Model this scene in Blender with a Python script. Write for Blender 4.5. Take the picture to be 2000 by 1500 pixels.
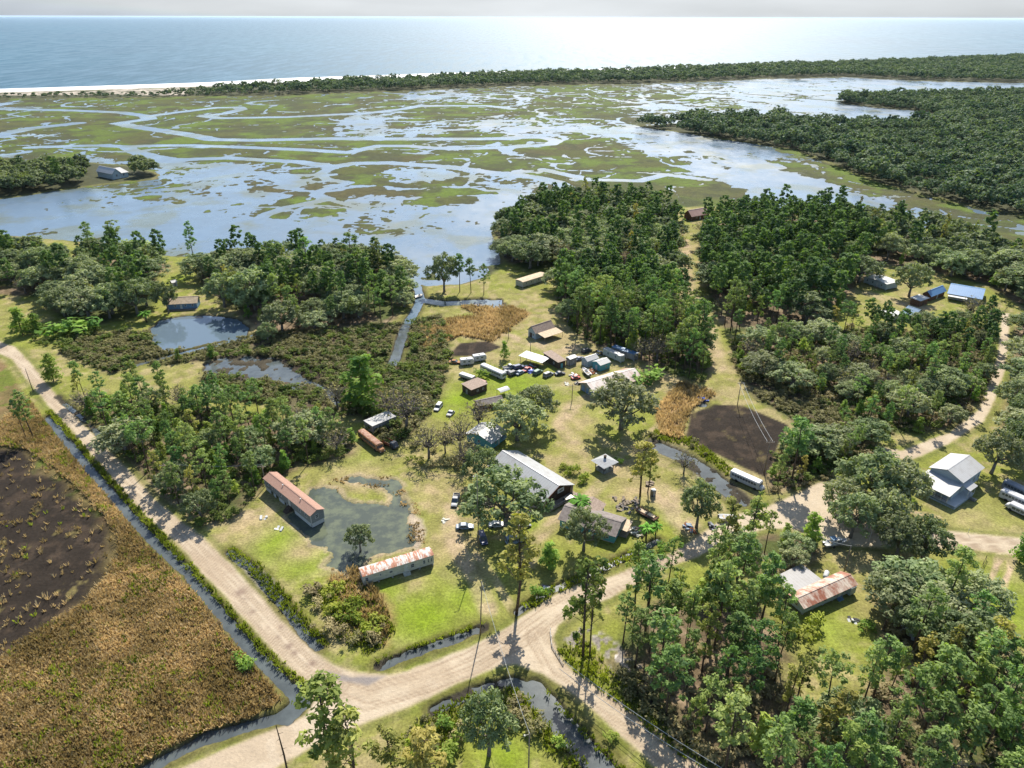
import bpy, math, random
import numpy as np
from mathutils import Vector, Matrix
for o in list(bpy.data.objects): bpy.data.objects.remove(o)
SC = bpy.context.scene
COL = SC.collection
R = math.radians
# ---------------------------------------------------------------- camera
CAM_H, FPX, PITCH, ROLL = 120.0, 1389.0, R(27.3), R(0.14)
_f = Vector((0, math.cos(PITCH), -math.sin(PITCH)))
_r0 = Vector((1, 0, 0)); _u0 = Vector((0, math.sin(PITCH), math.cos(PITCH)))
_r = _r0*math.cos(ROLL) + _u0*math.sin(ROLL)
_u = _u0*math.cos(ROLL) - _r0*math.sin(ROLL)
cd = bpy.data.cameras.new('camera'); cam = bpy.data.objects.new('camera', cd); COL.objects.link(cam)
cam.matrix_world = Matrix(((_r.x, _u.x, -_f.x, 0), (_r.y, _u.y, -_f.y, 0), (_r.z, _u.z, -_f.z, CAM_H), (0, 0, 0, 1)))
cd.sensor_width = 36; cd.lens = 36*FPX/2000; cd.clip_start = 1; cd.clip_end = 600000
SC.camera = cam
# ---------------------------------------------------------------- light
SUN_EL, SUN_AZ = R(46), R(9.7)          # azimuth measured from +Y towards +X
W = bpy.data.worlds.new('World'); SC.world = W; W.use_nodes = True
wn = W.node_tree.nodes; wl = W.node_tree.links
for n in list(wn): wn.remove(n)
sky = wn.new('ShaderNodeTexSky'); sky.sky_type = 'NISHITA'; sky.sun_disc = False
sky.sun_elevation = SUN_EL; sky.sun_rotation = SUN_AZ; sky.altitude = 100; sky.air_density = 1.0; sky.dust_density = 1.0; sky.ozone_density = 1.5
bg = wn.new('ShaderNodeBackground'); bg.inputs['Strength'].default_value = 0.105
# thin high cloud veils the lowest few degrees of the sky and takes the yellow out of it
tcw = wn.new('ShaderNodeTexCoord'); sxy = wn.new('ShaderNodeSeparateXYZ'); wl.new(tcw.outputs['Generated'], sxy.inputs[0])
vmr = wn.new('ShaderNodeMapRange'); vmr.inputs[1].default_value = 0.035; vmr.inputs[2].default_value = 0.10; vmr.inputs[3].default_value = 1.0; vmr.inputs[4].default_value = 0.0; wl.new(sxy.outputs['Z'], vmr.inputs[0])
hsv = wn.new('ShaderNodeHueSaturation'); hsv.inputs['Saturation'].default_value = 0.0; wl.new(sky.outputs[0], hsv.inputs['Color'])
cmap = wn.new('ShaderNodeMapping'); cmap.inputs['Scale'].default_value = (1, 1, 7); wl.new(tcw.outputs['Generated'], cmap.inputs[0])
cnz = wn.new('ShaderNodeTexNoise'); cnz.inputs['Scale'].default_value = 1.6; cnz.inputs['Detail'].default_value = 5; wl.new(cmap.outputs[0], cnz.inputs['Vector'])
cmr = wn.new('ShaderNodeMapRange'); cmr.inputs[1].default_value = .38; cmr.inputs[2].default_value = .62; cmr.inputs[3].default_value = .44; cmr.inputs[4].default_value = .66; wl.new(cnz.outputs['Fac'], cmr.inputs[0])
wti = wn.new('ShaderNodeMix'); wti.data_type = 'RGBA'; wti.blend_type = 'MULTIPLY'; wti.inputs[0].default_value = 1; wti.inputs[7].default_value = (.90, .98, 1.07, 1); wl.new(hsv.outputs[0], wti.inputs[6])
wt2 = wn.new('ShaderNodeVectorMath'); wt2.operation = 'SCALE'; wmin = wn.new('ShaderNodeVectorMath'); wmin.operation = 'MINIMUM'; wmin.inputs[1].default_value = (6.3, 6.6, 6.8); wl.new(wti.outputs[2], wmin.inputs[0]); wl.new(wmin.outputs[0], wt2.inputs[0]); wl.new(cmr.outputs[0], wt2.inputs['Scale'])
wmx = wn.new('ShaderNodeMix'); wmx.data_type = 'RGBA'; wl.new(vmr.outputs[0], wmx.inputs[0]); wl.new(sky.outputs[0], wmx.inputs[6]); wl.new(wt2.outputs[0], wmx.inputs[7])
wo = wn.new('ShaderNodeOutputWorld'); wl.new(wmx.outputs[2], bg.inputs[0]); wl.new(bg.outputs[0], wo.inputs[0])
sd = bpy.data.lights.new('sun', 'SUN'); sd.energy = 4.7; sd.angle = R(0.53); sd.color = (1.0, 0.93, 0.82)
sun = bpy.data.objects.new('sun', sd); COL.objects.link(sun)
sdir = Vector((math.sin(SUN_AZ)*math.cos(SUN_EL), math.cos(SUN_AZ)*math.cos(SUN_EL), math.sin(SUN_EL)))
sun.rotation_euler = sdir.to_track_quat('Z', 'Y').to_euler(); sun.location = (0, 0, 400)
SC.view_settings.view_transform = 'Standard'; SC.view_settings.look = 'None'
SC.view_settings.exposure = 1.0; SC.view_settings.gamma = 1
SC.render.engine = 'CYCLES'
SC.cycles.max_bounces = 5; SC.cycles.diffuse_bounces = 3; SC.cycles.glossy_bounces = 2; SC.cycles.transmission_bounces = 3
SC.cycles.transparent_max_bounces = 4; SC.cycles.caustics_reflective = False; SC.cycles.caustics_refractive = False
SC.cycles.use_denoising = True; SC.cycles.denoiser = "OPENIMAGEDENOISE"; SC.cycles.denoising_input_passes = "RGB_ALBEDO_NORMAL"
# ---------------------------------------------------------------- photograph pixel -> place on the ground
def G(px, py, z=0.0):
    d = _f + _r*((px-1000)/FPX) + _u*((750-py)/FPX)
    t = (z-CAM_H)/d.z
    return Vector((d.x*t, d.y*t, z))
def proj(X, Y, Z=0.0):
    Zr = Z-CAM_H
    a = X*_f.x + Y*_f.y + Zr*_f.z; b = X*_r.x + Y*_r.y + Zr*_r.z; c = X*_u.x + Y*_u.y + Zr*_u.z
    return 1000+FPX*b/a, 750-FPX*c/a
def hgt(base, top_py):
    """height of a thing standing at pixel base whose top shows at row top_py"""
    p = G(*base); lo, hi = 0.0, 80.0
    for _ in range(40):
        m = (lo+hi)/2
        if proj(p.x, p.y, m)[1] > top_py: lo = m
        else: hi = m
    return lo
# ---------------------------------------------------------------- noise, distances
_rt = np.random.RandomState(7).rand(512, 512)
def vnoise(x, y, s, seed=0):
    x = x/s + seed*17.31; y = y/s + seed*9.73
    xi = np.floor(x).astype(np.int64); yi = np.floor(y).astype(np.int64)
    fx = x-xi; fy = y-yi; fx = fx*fx*(3-2*fx); fy = fy*fy*(3-2*fy)
    a = _rt[xi % 512, yi % 512]; b = _rt[(xi+1) % 512, yi % 512]; c = _rt[xi % 512, (yi+1) % 512]; d = _rt[(xi+1) % 512, (yi+1) % 512]
    return (a*(1-fx)+b*fx)*(1-fy)+(c*(1-fx)+d*fx)*fy
def fbm(x, y, s, seed=0, o=4):
    t = 0; a = .5; n = 0
    for i in range(o):
        t = t + a*vnoise(x, y, s/2**i, seed+i*3); n += a; a *= .55
    return t/n
def seg_d(X, Y, a, b):
    ax, ay = a; bx, by = b; dx, dy = bx-ax, by-ay
    t = np.clip(((X-ax)*dx+(Y-ay)*dy)/max(dx*dx+dy*dy, 1e-9), 0, 1)
    return np.hypot(X-ax-t*dx, Y-ay-t*dy)
def line_d(X, Y, pts, reach):
    D = np.full(X.shape, 1e6)
    P = [G(*p) for p in pts]
    for a, b in zip(P[:-1], P[1:]):
        m = (X > min(a.x, b.x)-reach) & (X < max(a.x, b.x)+reach) & (Y > min(a.y, b.y)-reach) & (Y < max(a.y, b.y)+reach)
        if m.any(): D[m] = np.minimum(D[m], seg_d(X[m], Y[m], (a.x, a.y), (b.x, b.y)))
    return D
def poly_sd(X, Y, pts, reach=8.0, world=False):
    """signed distance, negative inside; exact only within reach"""
    P = pts if world else [tuple(G(*p)[:2]) for p in pts]
    D = np.full(X.shape, 1e6); xs = [p[0] for p in P]; ys = [p[1] for p in P]
    m = (X > min(xs)-reach) & (X < max(xs)+reach) & (Y > min(ys)-reach) & (Y < max(ys)+reach)
    if not m.any(): return D
    x = X[m]; y = Y[m]; ins = np.zeros(x.shape, bool); d = np.full(x.shape, 1e6)
    for (ax, ay), (bx, by) in zip(P, P[1:]+P[:1]):
        c = ((ay > y) != (by > y))
        with np.errstate(divide='ignore', invalid='ignore'):
            xx = (bx-ax)*(y-ay)/(by-ay if by != ay else 1e-9)+ax
        ins ^= c & (x < xx)
        n = (x > min(ax, bx)-reach) & (x < max(ax, bx)+reach) & (y > min(ay, by)-reach) & (y < max(ay, by)+reach)
        if n.any(): d[n] = np.minimum(d[n], seg_d(x[n], y[n], (ax, ay), (bx, by)))
    D[m] = np.where(ins, -d, d)
    return D
def sstep(a, b, x):
    t = np.clip((x-a)/(b-a), 0, 1); return t*t*(3-2*t)
# ---------------------------------------------------------------- materials
def newmat(name):
    m = bpy.data.materials.new(name); m.use_nodes = True
    return m, m.node_tree.nodes, m.node_tree.links, m.node_tree.nodes['Principled BSDF']
def mat(name, col, col2=None, rough=.7, scale=3.0, amt=.5, spec=.3, metal=0.0, bump=0.0, bscale=None, lo=.4, hi=.6, stretch=None):
    """colour broken up by noise in the object's own space"""
    m, n, l, p = newmat(name)
    p.inputs['Roughness'].default_value = rough; p.inputs['Metallic'].default_value = metal
    p.inputs['Specular IOR Level'].default_value = spec
    c2 = col2 or tuple(c*.72 for c in col)
    tc = n.new('ShaderNodeTexCoord'); mp = n.new('ShaderNodeMapping'); l.new(tc.outputs['Object'], mp.inputs[0])
    if stretch: mp.inputs['Scale'].default_value = stretch
    nz = n.new('ShaderNodeTexNoise'); nz.inputs['Scale'].default_value = scale; nz.inputs['Detail'].default_value = 5; nz.inputs['Roughness'].default_value = .65
    l.new(mp.outputs[0], nz.inputs['Vector'])
    mr = n.new('ShaderNodeMapRange'); mr.inputs[1].default_value = lo; mr.inputs[2].default_value = hi; mr.inputs[4].default_value = amt*2 if amt < .5 else 1
    l.new(nz.outputs['Fac'], mr.inputs[0])
    mx = n.new('ShaderNodeMix'); mx.data_type = 'RGBA'; mx.inputs[6].default_value = (*col, 1); mx.inputs[7].default_value = (*c2, 1)
    l.new(mr.outputs[0], mx.inputs[0]); l.new(mx.outputs[2], p.inputs['Base Color'])
    if bump:
        b = n.new('ShaderNodeBump'); b.inputs['Strength'].default_value = bump; b.inputs['Distance'].default_value = .05
        nb = n.new('ShaderNodeTexNoise'); nb.inputs['Scale'].default_value = bscale or scale*3; l.new(tc.outputs['Object'], nb.inputs['Vector'])
        l.new(nb.outputs['Fac'], b.inputs['Height']); l.new(b.outputs[0], p.inputs['Normal'])
    return m
def metal_roof(name, col, rust=None, rib=.5, axis=0, rlo=.5, rhi=.6, rscale=.6, rough=.45, stretch=(1, 1, 1), rib_dark=.8, lam=None):
    """ribbed sheet roof, ribs across `axis`, stained with rust patches"""
    m, n, l, p = newmat(name)
    p.inputs['Roughness'].default_value = rough; p.inputs['Specular IOR Level'].default_value = .4
    tc = n.new('ShaderNodeTexCoord'); sp = n.new('ShaderNodeSeparateXYZ'); l.new(tc.outputs['Object'], sp.inputs[0])
    mm = n.new('ShaderNodeMath'); mm.operation = 'PINGPONG'; mm.inputs[1].default_value = rib/2; l.new(sp.outputs[axis], mm.inputs[0])
    mr = n.new('ShaderNodeMapRange'); mr.inputs[1].default_value = 0; mr.inputs[2].default_value = rib*.12; mr.inputs[3].default_value = rib_dark; mr.inputs[4].default_value = 1
    l.new(mm.outputs[0], mr.inputs[0])
    mp = n.new('ShaderNodeMapping'); mp.inputs['Scale'].default_value = stretch; l.new(tc.outputs['Object'], mp.inputs[0])
    nz = n.new('ShaderNodeTexNoise'); nz.inputs['Scale'].default_value = rscale; nz.inputs['Detail'].default_value = 8; nz.inputs['Roughness'].default_value = .72; l.new(mp.outputs[0], nz.inputs['Vector'])
    rr = n.new('ShaderNodeMapRange'); rr.inputs[1].default_value = rlo; rr.inputs[2].default_value = rhi; l.new(nz.outputs['Fac'], rr.inputs[0])
    mx = n.new('ShaderNodeMix'); mx.data_type = 'RGBA'; mx.inputs[6].default_value = (*col, 1); mx.inputs[7].default_value = (*(rust or tuple(c*.8 for c in col)), 1)
    l.new(rr.outputs[0], mx.inputs[0])
    ml = n.new('ShaderNodeMix'); ml.data_type = 'RGBA'; ml.blend_type = 'MULTIPLY'; ml.inputs[0].default_value = 1
    l.new(mx.outputs[2], ml.inputs[6]); l.new(mr.outputs[0], ml.inputs[7]); l.new(ml.outputs[2], p.inputs['Base Color'])
    b = n.new('ShaderNodeBump'); b.inputs['Strength'].default_value = .4; b.inputs['Distance'].default_value = .04
    l.new(mr.outputs[0], b.inputs['Height']); l.new(b.outputs[0], p.inputs['Normal'])
    return m
def leaf_mat(name, dark, light, warm, trans=.3, rnd=.5, glow=(1.25, 1.35, .45, 1)):
    m, n, l, p = newmat(name)
    at = n.new('ShaderNodeAttribute'); at.attribute_name = 'tint'
    oi = n.new('ShaderNodeObjectInfo')
    mx = n.new('ShaderNodeMix'); mx.data_type = 'RGBA'; mx.inputs[6].default_value = (*dark, 1); mx.inputs[7].default_value = (*light, 1)
    l.new(at.outputs['Fac'], mx.inputs[0])
    rr = n.new('ShaderNodeMath'); rr.operation = 'MULTIPLY'; rr.inputs[1].default_value = rnd; l.new(oi.outputs['Random'], rr.inputs[0])
    pw = n.new('ShaderNodeMath'); pw.operation = 'POWER'; pw.inputs[1].default_value = 1.6; l.new(rr.outputs[0], pw.inputs[0])
    m2 = n.new('ShaderNodeMix'); m2.data_type = 'RGBA'; m2.inputs[7].default_value = (*warm, 1); l.new(pw.outputs[0], m2.inputs[0]); l.new(mx.outputs[2], m2.inputs[6])
    fr = n.new('ShaderNodeMath'); fr.operation = 'MULTIPLY'; fr.inputs[1].default_value = 7.13; l.new(oi.outputs['Random'], fr.inputs[0])
    f2 = n.new('ShaderNodeMath'); f2.operation = 'FRACT'; l.new(fr.outputs[0], f2.inputs[0])
    f3 = n.new('ShaderNodeMapRange'); f3.inputs[3].default_value = .72 if rnd else 1.0; f3.inputs[4].default_value = 1.34 if rnd else 1.0; l.new(f2.outputs[0], f3.inputs[0])
    m3 = n.new('ShaderNodeVectorMath'); m3.operation = 'SCALE'; l.new(m2.outputs[2], m3.inputs[0]); l.new(f3.outputs[0], m3.inputs['Scale'])
    l.new(m3.outputs[0], p.inputs['Base Color']); p.inputs['Roughness'].default_value = .6; p.inputs['Specular IOR Level'].default_value = .06
    tr = n.new('ShaderNodeBsdfTranslucent'); ty = n.new('ShaderNodeMix'); ty.data_type = 'RGBA'; ty.blend_type = 'MULTIPLY'; ty.inputs[0].default_value = 1; ty.inputs[7].default_value = glow; l.new(m3.outputs[0], ty.inputs[6]); l.new(ty.outputs[2], tr.inputs[0])
    ms = n.new('ShaderNodeMixShader'); ms.inputs[0].default_value = trans
    l.new(p.outputs[0], ms.inputs[1]); l.new(tr.outputs[0], ms.inputs[2])
    l.new(ms.outputs[0], n['Material Output'].inputs[0])
    return m
def water_mat(name, col, rough, bump=0.0, bscale=.2, bdist=.3, spec=.5, col2=None, cscale=.02, stretch=(1, 1, 1), detail=4, lo=.4, hi=.65):
    m, n, l, p = newmat(name)
    p.inputs['Roughness'].default_value = rough; p.inputs['IOR'].default_value = 1.333; p.inputs['Specular IOR Level'].default_value = spec
    tc = n.new('ShaderNodeTexCoord'); mp = n.new('ShaderNodeMapping'); mp.inputs['Scale'].default_value = stretch; l.new(tc.outputs['Object'], mp.inputs[0])
    if col2:
        nz = n.new('ShaderNodeTexNoise'); nz.inputs['Scale'].default_value = cscale; nz.inputs['Detail'].default_value = 6; nz.inputs['Roughness'].default_value = .6; l.new(mp.outputs[0], nz.inputs['Vector'])
        mr = n.new('ShaderNodeMapRange'); mr.inputs[1].default_value = lo; mr.inputs[2].default_value = hi; l.new(nz.outputs['Fac'], mr.inputs[0])
        mx = n.new('ShaderNodeMix'); mx.data_type = 'RGBA'; mx.inputs[6].default_value = (*col, 1); mx.inputs[7].default_value = (*col2, 1)
        l.new(mr.outputs[0], mx.inputs[0]); l.new(mx.outputs[2], p.inputs['Base Color'])
    else: p.inputs['Base Color'].default_value = (*col, 1)
    if bump:
        nb = n.new('ShaderNodeTexNoise'); nb.inputs['Scale'].default_value = bscale; nb.inputs['Detail'].default_value = detail; l.new(mp.outputs[0], nb.inputs['Vector'])
        b = n.new('ShaderNodeBump'); b.inputs['Strength'].default_value = bump; b.inputs['Distance'].default_value = bdist
        l.new(nb.outputs['Fac'], b.inputs['Height']); l.new(b.outputs[0], p.inputs['Normal'])
    return m
# ---------------------------------------------------------------- mesh helpers
class MB:
    """collects faces; build() links them as one mesh object"""
    def __init__(s): s.v = []; s.f = []
    def add(s, vs, fs):
        o = len(s.v); s.v += [tuple(v) for v in vs]; s.f += [tuple(i+o for i in f) for f in fs]; return s
    def box(s, x0, x1, y0, y1, z0, z1):
        return s.add([(x0, y0, z0), (x1, y0, z0), (x1, y1, z0), (x0, y1, z0), (x0, y0, z1), (x1, y0, z1), (x1, y1, z1), (x0, y1, z1)],
                     [(0, 3, 2, 1), (4, 5, 6, 7), (0, 1, 5, 4), (1, 2, 6, 5), (2, 3, 7, 6), (3, 0, 4, 7)])
    def tube(s, pts, rad, n=7):
        pts = [Vector(p) for p in pts]; rad = rad if isinstance(rad, (list, tuple)) else [rad]*len(pts); vs = []
        for i, p in enumerate(pts):
            d = (pts[min(i+1, len(pts)-1)]-pts[max(i-1, 0)]).normalized()
            a = d.cross(Vector((0, 0, 1)) if abs(d.z) < .9 else Vector((1, 0, 0))).normalized(); b = d.cross(a)
            for k in range(n):
                t = 2*math.pi*k/n; vs.append(p+(a*math.cos(t)+b*math.sin(t))*rad[i])
        fs = [(i*n+k, i*n+(k+1) % n, (i+1)*n+(k+1) % n, (i+1)*n+k) for i in range(len(pts)-1) for k in range(n)]
        fs += [tuple(range(n))[::-1], tuple(range((len(pts)-1)*n, len(pts)*n))]
        return s.add(vs, fs)
    def loft(s, secs, cap=True):
        n = len(secs[0]); vs = [v for q in secs for v in q]
        fs = [(i*n+k, i*n+(k+1) % n, (i+1)*n+(k+1) % n, (i+1)*n+k) for i in range(len(secs)-1) for k in range(n)]
        if cap: fs += [tuple(range(n))[::-1], tuple(range((len(secs)-1)*n, len(secs)*n))]
        return s.add(vs, fs)
    def slab(s, quad, th):
        q = [Vector(v) for v in quad]; nn = (q[1]-q[0]).cross(q[2]-q[0]).normalized()
        if nn.z < 0: nn = -nn
        lo = [v-nn*th for v in q]
        k = len(q)
        return s.add(q+lo, [tuple(range(k)), tuple(range(2*k-1, k-1, -1))]+[(i, (i+1) % k, k+(i+1) % k, k+i) for i in range(k)])
    def lathe(s, prof, n=10, cx=0, cy=0):
        vs = [(cx+r*math.cos(2*math.pi*k/n), cy+r*math.sin(2*math.pi*k/n), z) for r, z in prof for k in range(n)]
        m = len(prof)
        fs = [(i*n+k, i*n+(k+1) % n, (i+1)*n+(k+1) % n, (i+1)*n+k) for i in range(m-1) for k in range(n)]
        return s.add(vs, fs+[tuple(range(n))[::-1], tuple(range((m-1)*n, m*n))])
    def build(s, name, m, parent=None, smooth=False):
        me = bpy.data.meshes.new(name); me.from_pydata(s.v, [], s.f); me.update()
        o = bpy.data.objects.new(name, me); COL.objects.link(o)
        if m: me.materials.append(m)
        if parent is not None: o.parent = parent
        if smooth: me.polygons.foreach_set('use_smooth', [True]*len(me.polygons))
        import bmesh
        b = bmesh.new(); b.from_mesh(me); bmesh.ops.recalc_face_normals(b, faces=b.faces); b.to_mesh(me); b.free()
        return o
def np_mesh(name, V, F, m=None, attrs=None, cols=None, smooth=False):
    """V (n,3), F (k,3 or 4) numpy"""
    me = bpy.data.meshes.new(name); n, k = len(V), F.shape[1]
    me.vertices.add(n); me.vertices.foreach_set('co', np.ascontiguousarray(V, dtype=np.float32).ravel())
    me.loops.add(F.size); me.loops.foreach_set('vertex_index', F.astype(np.int32).ravel())
    me.polygons.add(len(F)); me.polygons.foreach_set('loop_start', np.arange(0, F.size, k, dtype=np.int32))
    try: me.polygons.foreach_set('loop_total', np.full(len(F), k, dtype=np.int32))
    except Exception: pass
    if smooth: me.polygons.foreach_set('use_smooth', np.ones(len(F), dtype=bool))
    me.update(calc_edges=True); me.validate()
    for a, v in (attrs or {}).items():
        t = me.attributes.new(a, 'FLOAT', 'POINT'); t.data.foreach_set('value', v.astype(np.float32))
    for a, v in (cols or {}).items():
        t = me.attributes.new(a, 'FLOAT_COLOR', 'POINT'); t.data.foreach_set('color', np.ascontiguousarray(np.c_[v, np.ones(n)], dtype=np.float32).ravel())
    if m: me.materials.append(m)
    return me
def tag(o, label=None, cat=None, group=None, kind=None):
    if label: o['label'] = label
    if cat: o['category'] = cat
    if group: o['group'] = group
    if kind: o['kind'] = kind
    return o
def empty(name, loc, rz=0.0):
    o = bpy.data.objects.new(name, None); COL.objects.link(o); o.location = loc; o.rotation_euler = (0, 0, rz); o.empty_display_size = .5
    return o
def link(name, me, parent=None):
    o = bpy.data.objects.new(name, me); COL.objects.link(o)
    if parent is not None: o.parent = parent
    return o
# ================================================================ GROUND
ROAD1 = [(-60,652),(0,668),(30,680),(60,712),(100,762),(150,815),(200,868),(250,920),(300,975),(350,1018),(395,1050),(430,1083),(470,1122),(520,1178),(565,1225),(610,1270),(650,1300),(700,1315),(760,1319),(800,1311),(860,1287),(920,1264),(985,1232),(1040,1190),(1090,1160),(1130,1142),(1190,1127),(1250,1106),(1300,1086),(1345,1062),(1385,1035),(1420,1010),(1490,995),(1550,968),(1600,945),(1640,935),(1668,950),(1640,985),(1640,1010),(1700,1025),(1800,1032),(1900,1044),(2000,1052),(2200,1068),(2200,1105),(2000,1084),(1900,1074),(1800,1068),(1700,1068),(1620,1062),(1560,1035),(1500,1030),(1440,1050),(1400,1068),(1350,1092),(1290,1115),(1230,1145),(1180,1172),(1120,1200),(1088,1222),(1078,1245),(1090,1280),(1120,1312),(1180,1350),(1260,1412),(1400,1520),(1480,1590),(1390,1590),(1290,1505),(1200,1425),(1140,1372),(1095,1340),(1050,1312),(1010,1298),(975,1302),(900,1332),(800,1380),(720,1407),(610,1457),(540,1500),(440,1560),(260,1560),(360,1500),(600,1397),(612,1372),(615,1348),(590,1325),(540,1275),(490,1220),(440,1165),(400,1125),(365,1080),(330,1045),(290,1010),(240,960),(190,900),(140,840),(90,785),(50,735),(25,702),(0,690),(-60,672)]
ROAD2 = [(1715,872),(1760,882),(1800,866),(1855,846),(1912,802),(1934,745),(1950,690),(1954,650),(1958,612),(1970,612),(1969,660),(1962,720),(1943,780),(1920,822),(1860,862),(1820,880),(1780,898),(1740,896)]
TRACKS = [([(955,1190),(935,1140),(900,1085),(880,1035),(885,990)], 2.2, .75), ([(1000,1190),(965,1130),(930,1085)], 1.2, .6), ([(1955,1085),(1940,1120),(1925,1160)], .75, 1), ([(1978,1085),(1970,1120),(1950,1165)], .75, 1),
          ([(1150,775),(1120,790),(1090,830),(1120,860)], 2.5, .6), ([(1050,668),(1080,690),(1130,678)], 3.0, .65), ([(1210,900),(1160,960),(1100,1000)], 2.0, .6), ([(1290,960),(1320,1010),(1370,1050)], 3.5, .7), ([(1260,850),(1300,820),(1340,795),(1385,760)], 1.2, .6),
          ([(1100,1000),(1040,1060),(1030,1100)], 2.0, .6), ([(1780,1000),(1830,1010)], 1.0, .9), ([(1335,470),(1335,520),(1350,580),(1385,650),(1400,720)], 4.0, .75), ([(1000,655),(1030,672)], 2.0, .6), ([(1060,760),(1130,745)], 2.5, .4),
          ([(770,640),(860,640),(960,655),(1000,655)], 1.5, .5), ([(1700,575),(1760,590),(1800,600)], 4, .7), ([(1600,980),(1690,1010)], 5, .9), ([(300,945),(420,1020),(520,1000)], 2.5, .5)]
DITCH = [([(95,815),(140,872),(200,945),(262,1015),(312,1068),(362,1112),(402,1162),(442,1212),(482,1258),(525,1302),(562,1342),(582,1368),(545,1402),(480,1418),(400,1443),(330,1478),(270,1512),(200,1550)], 1.35),
         ([(578,1345),(588,1372),(560,1400)], 1.9), ([(450,1078),(492,1110),(545,1172),(592,1232),(622,1262)], 1.3), ([(742,1300),(800,1276),(880,1250),(945,1225)], 1.2),
         ([(1040,1345),(1085,1398),(1130,1450),(1178,1505),(1240,1575)], 2.7), ([(850,1388),(920,1352),(1000,1328),(1050,1352)], 1.3), ([(1010,1195),(1075,1152),(1150,1122),(1220,1088),(1285,1055)], .9),
         ([(790,520),(815,560),(822,585),(808,612),(790,640),(778,680),(768,710)], 2.2), ([(822,585),(870,592),(930,588),(975,600)], 3.2), ([(265,712),(350,690),(425,672),(495,654)], 1.3), ([(110,775),(160,815),(200,855)], .9),
         ([(1275,868),(1330,890),(1385,925),(1445,975)], 3.0) , ([(1350,765),(1372,790)], 1.6), ([(580,735),(640,760),(660,790)], 1.0)]
PONDS = [[(296,640),(312,625),(350,618),(410,615),(465,622),(486,640),(482,658),(420,668),(335,686),(300,672)],
         [(400,712),(440,697),(500,694),(556,702),(580,728),(592,760),(560,752),(520,738),(470,742),(430,735)], [(930,586),(975,585),(990,600),(960,612),(925,602)]]
YARD_POND = [(590,985),(608,957),(633,952),(656,955),(667,970),(677,980),(700,984),(747,985),(758,984),(764,970),(755,959),(724,948),(690,944),(672,936),(700,930),(737,938),(766,936),(781,946),(783,970),(796,989),(802,1003),(796,1018),(804,1041),(810,1067),(775,1075),(728,1086),(690,1122),(671,1118),(633,1105),(641,1092),(650,1082),(637,1071),(614,1061),(600,1048),(580,1030),(560,1010)]
BURNT = [[(1343,850),(1352,810),(1398,792),(1450,794),(1534,830),(1512,880),(1494,930),(1440,905),(1380,876)], [(-250,900),(0,868),(60,880),(130,930),(200,990),(240,1060),(215,1130),(170,1180),(90,1225),(0,1290),(-250,1400)], [(900,672),(950,668),(975,678),(930,695),(880,694)], [(560,690),(610,700),(640,740),(600,750),(575,720)]]
REED_FIELD = [(-300,640),(0,700),(45,765),(90,830),(150,905),(215,980),(268,1048),(320,1100),(360,1140),(400,1185),(440,1240),(480,1285),(520,1330),(548,1368),(500,1400),(400,1428),(330,1462),(255,1505),(150,1600),(-600,1600)]
REEDS2 = [[(820,640),(880,622),(960,618),(1000,645),(960,668),(900,655),(830,690)], [(900,600),(1000,600),(1035,612),(1000,640),(940,620)], [(640,1130),(700,1110),(760,1190),(755,1260),(700,1240)], [(1280,800),(1330,745),(1400,770),(1350,800),(1330,860),(1290,850)]]
SCRUB = [[(690,790),(760,745),(870,735),(850,790),(800,850),(760,870),(735,850)], [(150,650),(290,650),(310,690),(220,730),(120,690)], [(395,740),(440,690),(560,672),(640,650),(780,632),(860,615),(880,690),(860,740),(800,765),(740,805),(640,815),(520,790),(420,770)], [(290,690),(500,655),(640,645),(560,690),(430,700),(300,715)], [(1440,720),(1560,700),(1640,780),(1700,850),(1600,850),(1480,780)], [(1190,1290),(1260,1330),(1420,1540),(1340,1490),(1230,1400)]]
LUSH = [((545,1065),9,.9),((590,1100),6,1),((640,1085),4,.9),((830,1205),10,1),((900,1170),8,.8),((760,1150),5,.9),((1010,750),12,.9),((940,745),8,.9),((1050,690),8,.4),((900,780),9,.9),((700,900),7,.6),((1180,830),8,.4),((870,1120),6,.6),((985,880),4,.5),((1030,1020),4,.9),((1310,1010),5,.9),((1390,1200),7,.8),((1980,1190),14,.7),((1900,1010),9,.5),((150,640),14,.7),((350,545),9,.9),((1720,575),7,.9),((1080,1080),5,.5),((1430,1180),5,.8),((1620,1230),8,.7),((990,1480),5,.8),((680,1160),5,.9),((1210,1400),4,.5)]
DRY = [((590,1075),5,.8),((700,930),8,.7),((850,960),9,.7),((880,1080),9,.6),((1130,820),9,.5),((1240,960),8,.7),((640,1020),5,.3),((1180,1010),5,.4),((1130,900),8,.4),((810,1130),5,.5),((470,1030),7,.8),((1500,1150),6,.6),((1900,1020),9,.6),((1700,1200),7,.3),((1300,740),12,.7),((1090,650),14,.4),((1790,580),10,.8)]
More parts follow.
